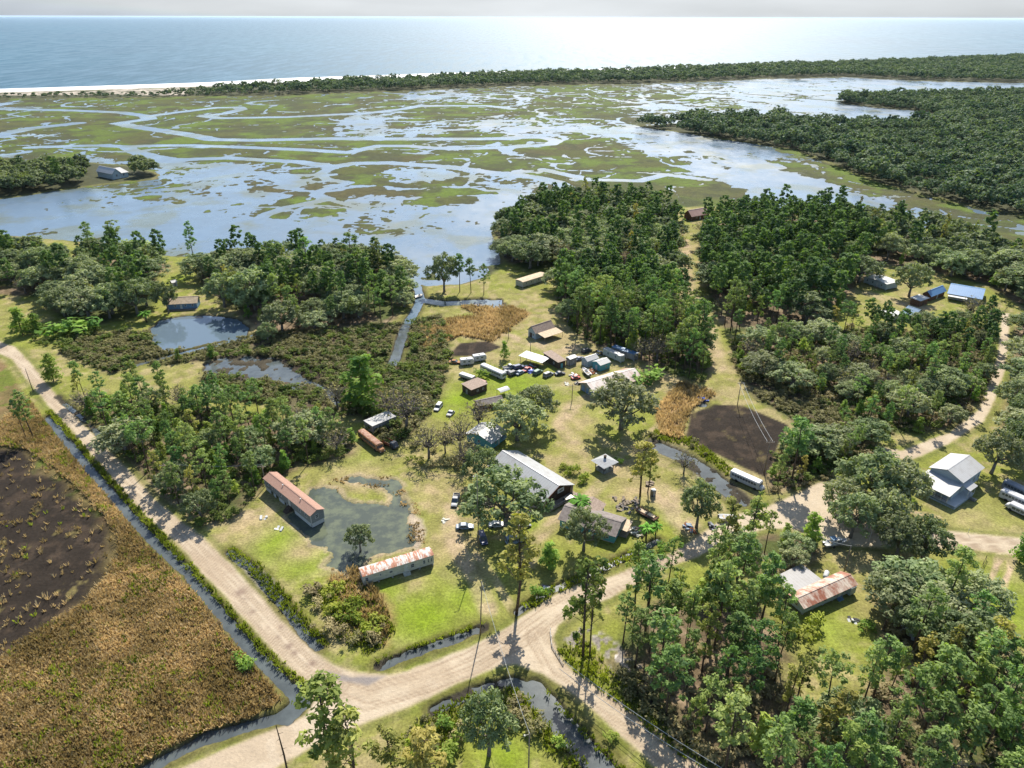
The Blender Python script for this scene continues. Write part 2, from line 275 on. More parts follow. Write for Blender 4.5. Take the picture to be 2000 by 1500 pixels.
# woods: base polygon, spacing, kinds (pine, oak, young, gum), height factor range, place phrase
WOODS = [
 ('beside the left sand road', [(140,772),(200,778),(300,786),(400,800),(520,815),(630,835),(690,865),(690,888),(600,908),(525,938),(480,990),(440,1022),(395,1025),(340,985),(280,925),(220,862),(170,808)], 4.7, (.5,.08,.3,.12), (.5,.78)),
 ('of the oak wood above the left pond', [(-200,505),(0,505),(120,510),(300,505),(330,520),(300,540),(320,560),(300,590),(290,615),(200,632),(120,622),(90,580),(0,575),(-200,590)], 8.0, (.2,.68,.07,.05), (.55,1.08)),
 ('of the wood on the marsh shore right of the pond house', [(395,545),(400,525),(470,510),(560,512),(680,515),(755,528),(785,560),(795,600),(760,632),(680,640),(560,650),(500,640),(440,590)], 6.6, (.42,.42,.1,.06), (.5,1.0)),
 ('on the marsh point at centre', [(985,505),(972,470),(1000,430),(1060,408),(1160,398),(1260,398),(1320,425),(1325,480),(1322,540),(1290,560),(1180,540),(1080,520),(1030,530)], 7.0, (.42,.48,.07,.03), (.6,1.05)),
 ('of the tall pine wood behind the brown shed', [(1085,560),(1140,560),(1240,560),(1330,590),(1362,645),(1385,720),(1370,745),(1320,735),(1262,705),(1180,680),(1120,650),(1095,610)], 4.6, (.8,.03,.15,.02), (.58,1.04)),
 ('of the pine wood right of the clearing', [(1375,440),(1500,425),(1620,430),(1700,500),(1690,540),(1650,580),(1620,640),(1540,640),(1460,650),(1420,650),(1390,600),(1370,540)], 6.0, (.80,.1,.08,.02), (.6,1.06)),
 ('on the far right marsh shore', [(1620,425),(1750,440),(1850,460),(1940,490),(2000,515),(2150,540),(2150,640),(2000,600),(1930,560),(1840,535),(1760,520),(1710,510)], 7.6, (.14,.78,.05,.03), (.55,1.05)),
 ('of the mixed wood left of the white house', [(1425,665),(1500,665),(1600,650),(1680,640),(1780,650),(1880,640),(1935,640),(1930,720),(1915,780),(1870,830),(1800,845),(1700,850),(1640,810),(1560,770),(1480,740),(1440,720)], 5.6, (.45,.22,.28,.05), (.45,.72)),
 ('right of the far sand track', [(1985,640),(2150,640),(2200,900),(2000,890),(1960,860),(1965,800),(1980,720)], 7.5, (.2,.75,.05,0), (.6,.9)),
 ('of the scrubby wood behind the sand road', [(1505,900),(1560,870),(1640,840),(1710,860),(1700,905),(1640,925),(1560,955),(1500,960)], 5.5, (.4,.2,.3,.1), (.45,.7)),
 ('of the pine wood at lower right', [(1255,1330),(1300,1265),(1400,1262),(1470,1290),(1540,1330),(1570,1400),(1640,1400),(1700,1360),(1740,1310),(1800,1320),(1850,1300),(1930,1310),(2000,1390),(2100,1420),(2200,1600),(1480,1600),(1400,1500),(1320,1440)], 5.3, (.60,.05,.12,.23), (.6,.98)),
 ('between the rust-striped trailer and the gate', [(1740,1190),(1800,1170),(1880,1180),(1915,1210),(1900,1270),(1840,1290),(1760,1280),(1735,1240)], 5.6, (.55,.35,.1,0), (.6,.88)),
 ('of the open pines behind the road bend', [(1195,1275),(1232,1222),(1295,1165),(1390,1140),(1465,1165),(1510,1235),(1540,1290),(1470,1290),(1400,1262),(1300,1265),(1255,1330),(1215,1320)], 5.2, (.66,.02,.1,.22), (.6,1.0)),
 ('of the thicket on the roadside left of the oak-shaded boat', [(1440,1058),(1500,1042),(1570,1048),(1600,1080),(1560,1112),(1480,1122),(1440,1100)], 5.2, (.15,.3,.45,.1), (.4,.6)),
 ('on the left marsh islet', [(-250,335),(0,335),(100,332),(200,330),(285,333),(300,342),(260,350),(180,358),(100,372),(0,384),(-250,400)], 9.5, (.12,.88,0,0), (.7,1.0)),
]
NEAR_LAND = [(-600,440),(-400,455),(0,458),(120,470),(250,478),(330,498),(420,505),(560,502),(700,505),(765,520),(795,548),(830,560),(900,556),(950,540),(985,512),(968,485),(962,452),(985,424),(1050,407),(1150,396),(1260,394),(1330,404),(1400,404),(1500,408),(1620,415),(1750,435),(1850,452),(1930,470),(1990,488),(2100,505),(2700,570),(4200,1900),(-2400,1900)]
FAR_BANK = [(1245,247),(1330,240),(1420,234),(1550,240),(1600,247),(1700,250),(1760,247),(1838,238),(1832,228),(1790,216),(1700,209),(1640,201),(1650,196),(1800,189),(2000,186),(2700,186),(3200,560),(2000,422),(1900,402),(1800,380),(1700,352),(1600,311),(1545,292),(1450,277),(1360,263)]
ISLET = [(-500,330),(0,316),(150,316),(250,322),(300,335),(312,342),(300,350),(200,360),(100,374),(0,388),(-500,425)]
BARRIER = [(-700,215),(0,193.5),(130,192),(300,190),(480,187),(700,181),(850,174),(1000,168),(1200,164),(1350,160),(1500,153),(1650,150),(1750,155),(1830,158),(2000,162),(2900,176),(2900,90),(2000,112),(1700,124),(1500,130),(1300,138),(1000,147),(870,150),(700,157),(550,163),(400,170),(200,176),(0,182),(-700,205)]
SPIT = [([(1455,183),(1500,186),(1560,191),(1650,198)], 5.0), ([(1205,240),(1215,241)], 4)]
MC = """50 200 .5 150 205 .6 400 200 .6 600 205 .6 50 235 .8 150 250 .9 100 265 .1 30 255 -.3 200 265 .7 350 240 .8 500 245 .8 600 235 .7 330 280 .6 560 262 .8 480 262 1 650 200 .7 750 205 .5 860 225 .9 910 220 1 800 240 0 700 245 -.4 850 250 -.6 960 240 -.6 450 300 .9 600 305 .9 750 300 .9 850 305 .5 920 298 -.2 550 325 .3 440 335 -.6 350 340 -.3 700 340 .8 720 360 .9 640 355 0 550 345 .1 840 372 1 900 372 .9 800 345 -.5 960 380 -.7 750 400 -.7 600 380 .2 560 405 .5 620 395 .5 500 400 -.5 400 370 -.4 300 365 .1 200 400 -.8 100 410 -.9 50 430 -1 300 430 -1 500 450 -1 700 440 -.5 850 430 -.5 900 470 -.8 700 480 -.9 800 520 -.9 1000 220 .1 1050 230 .3 1050 205 .4 1150 200 .4 1250 195 0 1200 230 .2 1100 240 0 1150 270 .7 1200 290 .8 1080 285 .7 1020 300 .5 1120 320 .7 1200 325 .6 1260 330 .2 1100 345 .6 1200 355 .7 1350 365 .6 1300 350 .4 1290 295 -.4 1400 330 -.9 1500 350 -1 1600 380 -1 1700 392 -.6 1800 400 .3 1900 430 .6 1980 450 .4 1700 362 .6 1600 326 .6 1560 308 .6 1480 300 -.4 1400 200 -.1 1300 210 -.3 1350 175 -.2 1500 180 -.6 1700 175 -.7 1900 175 -.9 1700 225 -1.2 1800 235 -1.2 1050 330 .2 1000 345 -.2 1150 185 .2 1000 185 .2 850 195 -.2 700 190 .4 1000 400 -.8 950 430 -.8 1850 430 -.3 1800 420 -.4 1100 255 -.5 1200 265 -.4 1300 280 -.6 1250 300 .3 250 190 .6 0 300 .3 1600 215 -.8 1500 220 -.6 1400 240 -.2 1350 225 -.2 1650 400 -.9 1100 375 .2 1000 255 -.6 900 265 .4 1000 278 .5 1000 312 .5 940 320 .3 450 355 -.2 250 345 .2"""
MC = np.array([float(t) for t in MC.split()]).reshape(-1, 3)
CREEK = [([(-100,211),(0,212),(135,215),(235,219),(285,226),(292,232),(262,236),(230,240),(262,247),(320,255),(360,261),(420,272),(500,273),(650,270),(850,271),(1000,270)], 9), ([(285,227),(330,221),(420,210),(465,209),(472,213),(440,221),(395,226),(430,230),(560,228),(720,220),(790,212),(820,206),(950,206),(1000,212)], 8),
 ([(60,287),(200,283),(245,286),(265,296),(300,305),(340,311),(450,308),(580,315),(650,325),(690,318),(760,317),(880,326),(960,336),(1050,346),(1090,356),(1110,368)], 7), ([(245,286),(280,284),(370,283),(480,287),(600,292),(680,297),(740,284),(790,284),(880,290),(1000,287),(1075,281),(1088,274),(1060,268),(990,268)], 7),
 ([(650,325),(622,340),(640,350),(682,356),(630,370),(615,380),(642,388),(600,396),(560,404),(520,418),(490,435)], 4.5), ([(340,311),(330,325),(300,345),(280,360)], 4), ([(640,388),(720,410),(820,430),(880,445),(950,465)], 2.5), ([(650,340),(540,342),(450,350),(350,368),(290,371)], 4),
 ([(1000,250),(1100,252),(1200,260),(1290,272),(1360,288),(1430,305),(1500,325)], 14), ([(0,262),(60,250),(150,240)], 10), ([(0,232),(60,224)], 2), ([(1060,330),(1150,350),(1250,352),(1300,340),(1380,350)], 5)]
def marsh_field(PX, PY):
    num = np.zeros(PX.shape); den = np.full(PX.shape, 1e-4)
    for x, y, v in MC:
        s = 10+.018*(y-150)
        w = np.exp(-((PX-x)/52)**2-((PY-y)/s)**2); num += w*v; den += w
    return num/den
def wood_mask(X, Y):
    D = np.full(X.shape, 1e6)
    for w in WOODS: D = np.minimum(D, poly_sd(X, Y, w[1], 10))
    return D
def lerp(a, b, t): return a*(1-t[:, None])+np.asarray(b)*t[:, None]
def spots(X, Y, L):
    s = np.zeros(X.shape)
    for (px, py), r, k in L:
        p = G(px, py); s = np.maximum(s, k*np.exp(-(((X-p.x)**2+(Y-p.y)**2)/(r*r))))
    return s
def build_ground():
    NR, NC = 860, 960
    ys = 52*np.exp(np.linspace(0, math.log(3300/52), NR)); s = np.linspace(-1, 1, NC)
    Y = np.repeat(ys, NC); X = (s[None, :]*(0.80*ys+78)[:, None]).ravel()
    PX, PY = proj(X, Y)
    n1 = fbm(X, Y, 14, 1); n2 = fbm(X, Y, 3.5, 2); n3 = fbm(X, Y, 45, 3); n4 = vnoise(X, Y, .9, 4); far = fbm(X, Y, 120, 6, 5)
    wob = (n2-.5)*2.4+(n1-.5)*2.0
    near = poly_sd(X, Y, NEAR_LAND, 25)+(n1-.5)*8+(n2-.5)*3
    fb = poly_sd(X, Y, FAR_BANK, 40)+(n1-.5)*10
    il = poly_sd(X, Y, ISLET, 25)+(n1-.5)*6
    ba = poly_sd(X, Y, BARRIER, 60)+(n3-.5)*24
    land = np.minimum(np.minimum(near, fb), np.minimum(il, ba))
    L = 1-sstep(-3, 2.5, land)
    # ---- marsh relief
    mid = (Y > 255) & (land > -8)
    fld = np.full(X.shape, -1.0); fld[mid] = marsh_field(PX[mid], PY[mid])
    wx = (fbm(X,Y,70,51)-.5)*60; wy = (fbm(X,Y,70,53)-.5)*60
    for sc_, sd_, wd_, am_ in ((62,55,.024,1.1),(34,57,.030,.8),(120,59,.014,1.6)): fld -= am_*np.exp(-((vnoise(X+wx,Y+wy,sc_,sd_)-.5)/wd_)**2)
    fld += .26+(far-.5)*.9+(n3-.5)*1.3+(n1-.5)*1.9+(n2-.5)*1.5
    for pts, w in CREEK:
        d = line_d(X, Y, pts, w*2.2)
        fld = np.minimum(fld, -1.0+2.2*sstep(w*.75, w*1.5, d+(n1-.5)*w*.5)+ (d > w*1.6)*9)
    for pts, w in SPIT:
        d = line_d(X, Y, pts, w*3); fld = np.maximum(fld, 1.2-2.2*d/w/1.6)
    Z = -0.40+0.30*np.clip(fld, -1.3, 1.6)
    grass = np.zeros((len(X), 3))
    g = np.array((.082,.090,.024)); cm = np.tile(g, (len(X), 1))
    cm = lerp(cm, (.100,.145,.020), sstep(.47,.66,fbm(X,Y,60,9)+.10*np.clip(fld,-1,1)-.0)*.9)
    cm = lerp(cm, (.085,.070,.034), sstep(.54,.70,fbm(X,Y,70,11))*.6)
    cm = lerp(cm, (.055,.062,.026), sstep(.44,.62,fbm(X,Y,22,14))*.75); cm = lerp(cm, (.115,.172,.022), sstep(.56,.70,fbm(X,Y,30,17))*.8); cm = lerp(cm, (.075,.075,.045), 1-sstep(-.15,.4,fld))
    # ---- land colour (plain albedo)
    c = np.tile(np.array((.245,.240,.066)), (len(X), 1))
    c = lerp(c, (.215,.245,.036), sstep(.42,.62,n1)*.7)
    c = lerp(c, (.37,.30,.155), sstep(.47,.62,n3*.4+n2*.6)*.75)
    c = lerp(c, (.200,.275,.020), np.clip(spots(X,Y,LUSH)*(.65+.7*n2), 0, 1))
    c = lerp(c, (.40,.31,.17), np.clip(spots(X,Y,DRY)*(.5+.9*n2), 0, 1))
    wd = wood_mask(X, Y)
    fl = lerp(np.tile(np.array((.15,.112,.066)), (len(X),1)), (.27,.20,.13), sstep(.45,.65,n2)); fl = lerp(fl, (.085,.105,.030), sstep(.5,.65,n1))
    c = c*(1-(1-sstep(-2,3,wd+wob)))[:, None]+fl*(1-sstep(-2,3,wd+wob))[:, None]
    faraway = 1-sstep(-6,2,np.minimum(fb,np.minimum(il,ba)))
    c = lerp(c, (.07,.075,.035), faraway)
    for P in SCRUB:
        d = poly_sd(X, Y, P, 10)+wob*1.5; k = 1-sstep(-2,3,d)
        c = lerp(c, (.13,.115,.058), k); c = lerp(c, (.085,.105,.025), k*sstep(.48,.6,n1)); c = lerp(c, (.10,.07,.05), k*sstep(.55,.65,n2))
    d = poly_sd(X, Y, REED_FIELD, 12)+wob*.6; k = 1-sstep(-1.2,1.2,d)
    rf = lerp(np.tile(np.array((.225,.150,.072)), (len(X),1)), (.17,.135,.05), sstep(.4,.6,n1)); rf = lerp(rf, (.13,.16,.025), sstep(.60,.70,fbm(X,Y,9,15)))
    c = c*(1-k)[:,None]+rf*k[:,None]
    for P in REEDS2:
        k = 1-sstep(-2,2.5,poly_sd(X, Y, P, 10)+wob*1.5); c = lerp(c, (.30,.19,.095), k*.9)
    for P in BURNT:
        d = poly_sd(X, Y, P, 14)+wob*(2.2 if P is BURNT[1] else .35)+((n3-.5)*9 if P is BURNT[1] else -.8); k = (1-sstep(-4.0,2.5,d)) if P is BURNT[1] else 1-sstep(-.7,.5,d)
        bc = lerp(np.tile(np.array((.030,.023,.017)), (len(X),1)), (.058,.042,.029), sstep(.52,.68,n2)); bc = lerp(bc, (.20,.165,.06), sstep(.68,.76,fbm(X,Y,4,21))*(.7 if P is BURNT[1] else .3))
        c = c*(1-k)[:,None]+bc*k[:,None]
    # ---- sand: tracks, roads
    for pts, w, k in TRACKS:
        d = line_d(X, Y, pts, w*3+3); c = lerp(c, (.47,.355,.235), k*(1-sstep(w*.5,w*1.5,d+wob*.5))*(.55+.45*sstep(.35,.6,n2)))
    Zl = 0.06+(n1-.5)*.12+(n4-.5)*.05
    rd = np.minimum(poly_sd(X, Y, ROAD1, 8), poly_sd(X, Y, ROAD2, 8))
    k = 1-sstep(-.5,.7,rd+(n2-.5)*1.2)
    rc = lerp(np.tile(np.array((.535,.445,.325)), (len(X),1)), (.47,.38,.27), sstep(.45,.65,n1)); rc = lerp(rc, (.59,.50,.38), sstep(.55,.7,n2)*.4)
    # ruts along the roads
    for pts, sc in (([(0,680),(60,722),(150,828),(250,940),(340,1028),(415,1102),(480,1170),(545,1240),(610,1305),(660,1338)],1.0),([(660,1338),(720,1362),(830,1332),(920,1296),(1010,1245),(1080,1195),(1160,1152),(1250,1122),(1340,1080)],1.15),([(1050,1240),(1090,1310),(1160,1362),(1240,1425),(1330,1500)],1.0),([(1640,1020),(1750,1045),(1850,1056),(2000,1068)],1.0)):
        dl = line_d(X, Y, pts, 6)+(n1-.5)*.8
        for off in (.55,1.25,1.9,2.5):
            r_ = np.exp(-((dl-off*sc)/.24)**2)*sstep(.25,.55,fbm(X,Y,9,31+int(off*10)))
            rc = lerp(rc, (.33,.25,.17), r_*.85); Zl -= .05*r_*k
    # puddled, broken stretch of the left road
    for px, py, r in ((470,1157,1.4),(482,1172,1.2),(500,1190,.8),(492,1195,.7),(540,1245,.9),(520,1228,.8),(565,1262,.9),(575,1275,.8),(610,1296,.9),(548,1225,.6)):
        p = G(px, py); q = np.exp(-(((X-p.x)**2+(Y-p.y)**2)/(r*r)))*sstep(.3,.55,n2); rc = lerp(rc, (.24,.17,.13), q*.9)
    gy = poly_sd(X, Y, [(640,1312),(690,1322),(750,1322),(720,1338),(665,1330),(645,1322)], 4); rc = lerp(rc, (.27,.24,.22), (1-sstep(-.4,.6,gy+wob*.3)))
    c = c*(1-k)[:,None]+rc*k[:,None]; k_road = k.copy()
    verge = np.exp(-((rd-1.4)/.9)**2)*(1-k); c = lerp(c, (.13,.15,.035), verge*.6)
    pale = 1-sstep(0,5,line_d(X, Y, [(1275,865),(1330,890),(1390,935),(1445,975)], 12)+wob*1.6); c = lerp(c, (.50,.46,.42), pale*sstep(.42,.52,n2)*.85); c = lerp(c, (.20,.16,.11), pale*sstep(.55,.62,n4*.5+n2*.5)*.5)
    pale = 1-sstep(.8,3.2,line_d(X, Y, [(1125,1248),(1155,1240),(1185,1262),(1215,1300),(1262,1338)], 8)+wob*1.1); c = lerp(c, (.60,.55,.52), pale*.9*sstep(.48,.60,n4*.6+n2*.4)); c = lerp(c, (.12,.10,.08), pale*sstep(.55,.62,n4)*.7)  # white gravel streak, with the ditch water's sun glint painted into its colour
    # ---- ditches, ponds
    for pts, w in DITCH:
        d = line_d(X, Y, pts, w+5)+(n2-.5)*.9+(n4-.5)*.35
        q = 1-sstep(w*.55, w*1.25, d); q = q*(1-.75*sstep(.50,.58,fbm(X,Y,3.2,77))) if pts[0] in ((1275,868),(742,1300),(850,1388),(110,775)) else q; Zl = Zl*(1-q)+(-.95)*q
        bank = np.exp(-((d-w*1.5)/1.0)**2)*(1-k); c = lerp(c, (.12,.115,.032), np.clip(bank*.8,0,1)); c = lerp(c, (.055,.048,.035), 1-sstep(w*.9,w*1.35,d))
    for P in PONDS:
        d = poly_sd(X, Y, P, 6)+wob*(1.0 if P is PONDS[0] else 3.0); q = 1-sstep(-1.2,.8,d); q = q if P is PONDS[0] else q*(1-.8*sstep(.55,.62,fbm(X,Y,5,78))); Zl = Zl*(1-q)+(-.9)*q; c = lerp(c, (.07,.06,.04), 1-sstep(.2,1.4,d))
    d = poly_sd(X, Y, YARD_POND, 6)+(n2-.5)*3.0+(n4-.5)*1.0; isl = poly_sd(X, Y, [(668,962),(680,953),(700,950),(735,952),(755,962),(752,975),(735,982),(700,980),(680,972)], 4)+(n2-.5); d = np.maximum(d, -isl)
    q = 1-sstep(-1.0,.5,d); Zl = Zl*(1-q)+(-.34-.1*n2)*q
    c = lerp(c, (.38,.30,.20), np.exp(-((d-.5)/.9)**2)*.75); c = lerp(c, (.105,.11,.075), q); c = lerp(c, (.20,.19,.12), q*sstep(.50,.62,n2)*.7)
    d = poly_sd(X, Y, [(800,1000),(822,1015),(828,1040),(815,1075),(805,1060),(800,1030)], 4)+wob*.4; c = lerp(c, (.45,.37,.29), (1-sstep(-.5,1,d))*.8)
    d = poly_sd(X, Y, [(455,1085),(500,1105),(535,1140),(540,1165),(515,1150),(480,1115)], 4)+wob*.4; c = lerp(c, (.24,.225,.20), (1-sstep(-.5,1,d))*.85)
    # ---- beach
    bd = np.abs(ba); sand_b = (1-sstep(2, 45, np.where(PY < 200, np.maximum(ba, -1e3), 1e3)))*(Y > 1150)*(PX < 330+n3*60); c = lerp(c, (.50,.44,.36), sand_b*sstep(.3,.55,n1)*(PY < 186+ (PX-0)*.0))
    Zb = np.where((Y > 1250) & (land > 0), np.minimum(Z, 9), Z)
    seaward = poly_sd(X, Y, [tuple(p) for p in SEAWARD], 400); beach = seaward < 0
    sh = poly_sd(X, Y, [tuple(p) for p in SEAWARD], 200)
    Zs = np.where(beach, .25-(1.0/36)*np.clip(-sh, 0, 90), 0)
    Zfin = Z*(1-L)+Zl*L
    Zfin = np.where(beach & (ba > 0), Zs, Zfin)
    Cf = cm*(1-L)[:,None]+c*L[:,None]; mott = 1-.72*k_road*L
    bb = beach & (ba > -6); Cf[bb] = np.array((.50,.46,.40))*(.85+.3*n1[bb])[:,None]
    i = np.arange((NR-1)*NC).reshape(NR-1, NC)[:, :-1].ravel()
    F = np.stack([i, i+1, i+NC+1, i+NC], 1)
    m, n, l, p = newmat('ground_cover'); p.inputs['Roughness'].default_value = .95; p.inputs['Specular IOR Level'].default_value = .12
    at = n.new('ShaderNodeAttribute'); at.attribute_name = 'cover'
    ge = n.new('ShaderNodeNewGeometry')
    def nz(sc, det=3):
        q = n.new('ShaderNodeTexNoise'); q.inputs['Scale'].default_value = sc; q.inputs['Detail'].default_value = det; q.inputs['Roughness'].default_value = .65; l.new(ge.outputs['Position'], q.inputs['Vector']); return q
    a, b_ = nz(1.6, 6), nz(.22, 6)
    mr = n.new('ShaderNodeMapRange'); mr.inputs[1].default_value = .3; mr.inputs[2].default_value = .7; mr.inputs[3].default_value = .44; mr.inputs[4].default_value = .94; l.new(a.outputs['Fac'], mr.inputs[0])
    mr2 = n.new('ShaderNodeMapRange'); mr2.inputs[1].default_value = .3; mr2.inputs[2].default_value = .7; mr2.inputs[3].default_value = .72; mr2.inputs[4].default_value = 1.28; l.new(b_.outputs['Fac'], mr2.inputs[0])
    mm = n.new('ShaderNodeMath'); mm.operation = 'MULTIPLY'; l.new(mr.outputs[0], mm.inputs[0]); l.new(mr2.outputs[0], mm.inputs[1])
    am = n.new('ShaderNodeAttribute'); am.attribute_name = 'mottle'; mq = n.new('ShaderNodeMix'); mq.inputs[2].default_value = .72; l.new(am.outputs['Fac'], mq.inputs[0]); l.new(mm.outputs[0], mq.inputs[3])
    vm = n.new('ShaderNodeVectorMath'); vm.operation = 'SCALE'; l.new(at.outputs['Color'], vm.inputs[0]); l.new(mq.outputs[0], vm.inputs['Scale'])
    l.new(vm.outputs[0], p.inputs['Base Color'])
    bu = n.new('ShaderNodeBump'); bu.inputs['Strength'].default_value = .6; bu.inputs['Distance'].default_value = .25; l.new(a.outputs['Fac'], bu.inputs['Height']); l.new(bu.outputs[0], p.inputs['Normal'])
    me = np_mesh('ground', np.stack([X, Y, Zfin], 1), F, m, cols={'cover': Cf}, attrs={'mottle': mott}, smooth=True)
    tag(link('ground', me), kind='structure')
SEAWARD = [(-900,207),(-700,204),(0,181.5),(200,175.5),(400,169.5),(550,162.5),(700,156.5),(870,149.5),(1000,146.5),(1300,137.5),(1500,129.5),(1700,123.5),(2000,111.5),(2900,89),(3200,60),(-1400,60)]
build_ground()
def sheet(name, pts_w, z, m, kind='structure'):
    mb = MB(); mb.add([(x, y, z) for x, y in pts_w], [tuple(range(len(pts_w)))]); o = mb.build(name, m); return tag(o, kind=kind)
def pxw(P): return [tuple(G(*p)[:2]) for p in P]
M_MARSHW = water_mat('marsh_water', (.085,.130,.18), .28, bump=.35, bscale=.10, bdist=.5, col2=(.085,.105,.085), cscale=.022, detail=5, lo=.50, hi=.60)
M_SEA = water_mat('sea_water', (.004,.055,.088), .45, bump=.15, bscale=.05, bdist=1.0, spec=.50, col2=(.008,.072,.108), cscale=.0012, detail=6, stretch=(1,.6,1))
def gusts(m, lo, hi, sc, st, a=.36, b=.62):
    n, l = m.node_tree.nodes, m.node_tree.links; p = n['Principled BSDF']
    tc = n.new('ShaderNodeTexCoord'); mp = n.new('ShaderNodeMapping'); mp.inputs['Scale'].default_value = st; l.new(tc.outputs['Object'], mp.inputs[0])
    z = n.new('ShaderNodeTexNoise'); z.inputs['Scale'].default_value = sc; z.inputs['Detail'].default_value = 9; z.inputs['Roughness'].default_value = .75; l.new(mp.outputs[0], z.inputs['Vector'])
    r = n.new('ShaderNodeMapRange'); r.inputs[1].default_value = a; r.inputs[2].default_value = b; r.inputs[3].default_value = lo; r.inputs[4].default_value = hi; l.new(z.outputs['Fac'], r.inputs[0]); l.new(r.outputs[0], p.inputs['Roughness'])
gusts(M_SEA, .33, .53, .035, (1, .16, 1), .42, .58); gusts(M_MARSHW, .14, .44, .012, (1, .6, 1))
M_POND = water_mat('pond_water', (.085,.12,.15), .05, bump=.04, bscale=.5, bdist=.1)
M_YARD = water_mat('yard_pond_water', (.060,.072,.058), .08, bump=.06, bscale=.8, bdist=.05, col2=(.105,.12,.078), cscale=.22, lo=.45, hi=.6)
M_DITCH = water_mat('ditch_water', (.055,.065,.066), .09, bump=.15, bscale=.6, bdist=.08, col2=(.085,.10,.10), cscale=.2)
far_edge = pxw([(2500,172),(2000,163),(1830,159.5),(1750,156.5),(1650,151.5),(1500,154.5),(1350,161),(1200,165),(1000,169),(850,175),(700,182),(480,188),(300,191),(130,193),(0,194.5),(-600,212)])
sheet('marsh_water', [(-420,300),(420,280)]+[(max(-2600,min(2600,x)),y) for x, y in far_edge], -.40, M_MARSHW)
sheet('ditch_water', [(-260,60),(260,60),(420,280),(-420,300)], -.42, M_DITCH)
sheet('pond_water', pxw([(285,640),(300,618),(470,605),(500,640),(490,668),(330,695),(285,680)]), -.34, M_POND)
sheet('yard_pond_water', pxw([(550,1010),(590,950),(690,920),(790,925),(815,1000),(820,1080),(730,1095),(690,1135),(620,1110)]), -.10, M_YARD)
sheet('sea', [(-200000,1240),(200000,1240),(200000,280000),(-200000,280000)], -.60, M_SEA)
def surf():
    m, n, l, p = newmat('surf_foam'); p.inputs['Roughness'].default_value = .8
    tc = n.new('ShaderNodeTexCoord'); mp = n.new('ShaderNodeMapping'); mp.inputs['Scale'].default_value = (.5, 1.6, 1); l.new(tc.outputs['Object'], mp.inputs[0])
    nz = n.new('ShaderNodeTexNoise'); nz.inputs['Scale'].default_value = .03; nz.inputs['Detail'].default_value = 7; l.new(mp.outputs[0], nz.inputs[0])
    mr = n.new('ShaderNodeMapRange'); mr.inputs[1].default_value = .30; mr.inputs[2].default_value = .46; l.new(nz.outputs['Fac'], mr.inputs[0])
    mx = n.new('ShaderNodeMix'); mx.data_type = 'RGBA'; mx.inputs[6].default_value = (.24,.34,.40,1); mx.inputs[7].default_value = (.80,.80,.80,1); l.new(mr.outputs[0], mx.inputs[0]); l.new(mx.outputs[2], p.inputs['Base Color'])
    a = pxw([(-300,190),(0,180),(200,174),(400,168),(550,160.5),(700,154.5),(870,148),(1000,144.5),(1300,135.5),(1500,128)])
    b = pxw([(-300,178),(0,173),(200,167),(400,160.5),(560,152),(750,146),(870,142),(1000,138),(1300,131),(1500,126.5)])
    mb = MB()
    for i in range(len(a)-1): mb.add([(*a[i], -.5), (*a[i+1], -.5), (*b[i+1], -.56), (*b[i], -.56)], [(0, 1, 2, 3)])
    tag(mb.build('surf', m), kind='structure')
surf()
# ================================================================ TREES
rng = np.random.RandomState(11); random.seed(5)
M_PINE = leaf_mat('pine_needles', (0.051,0.123,0.051), (0.183,0.301,0.084), (0.294,0.301,0.105), .38, .75)
M_OAK = leaf_mat('oak_leaves', (0.087,0.133,0.063), (0.260,0.312,0.147), (0.323,0.316,0.190), .32, .7)
M_YOUNG = leaf_mat('young_leaves', (0.068,0.154,0.033), (0.238,0.358,0.072), (0.378,0.393,0.084), .42, .7)
M_GUM = leaf_mat('gum_leaves', (0.087,0.140,0.039), (0.267,0.323,0.084), (0.421,0.323,0.105), .40, .8)
M_FADED = leaf_mat('faded_leaves', (0.168,0.140,0.077), (0.308,0.260,0.133), (0.281,0.281,0.113), .25, .7)
M_LIME = leaf_mat('lime_leaves', (0.105,0.168,0.025), (0.308,0.365,0.049), (0.351,0.308,0.084), .4, .6)
M_PALM = leaf_mat('palm_leaves', (0.070,0.197,0.028), (0.154,0.337,0.043), (0.210,0.281,0.056), .3, .4)
M_FARWOOD = leaf_mat('far_wood_leaves', (0.047,0.093,0.056), (0.168,0.217,0.120), (0.140,0.168,0.084), .3, 0)
M_BARK = mat('bark', (.115,.085,.062), (.065,.048,.036), .9, 4, .6, .1, bump=.5)
M_GREYBARK = mat('grey_bark', (.20,.18,.155), (.11,.10,.09), .9, 3, .6, .1, bump=.5)
def cards(P, N, size, rs, aspect=1.5):
    """one small bent-free leaf spray per point, turned roughly to N"""
    n = len(P); A = np.cross(N, rs.normal(size=(n, 3))); A /= np.linalg.norm(A, axis=1)[:, None]+1e-9
    B = np.cross(N, A); s = size*(.55+.9*rs.rand(n))[:, None]; asp = aspect*(.7+.6*rs.rand(n))[:, None]
    a = A*s*.5*asp; b = B*s*.5/asp*1.15
    V = np.stack([P-a-b*.55, P+b*-1.0+a*.25, P+a+b*.35, P-a*.2+b], 1).reshape(-1, 3)
    return V, np.arange(4*n).reshape(n, 4)
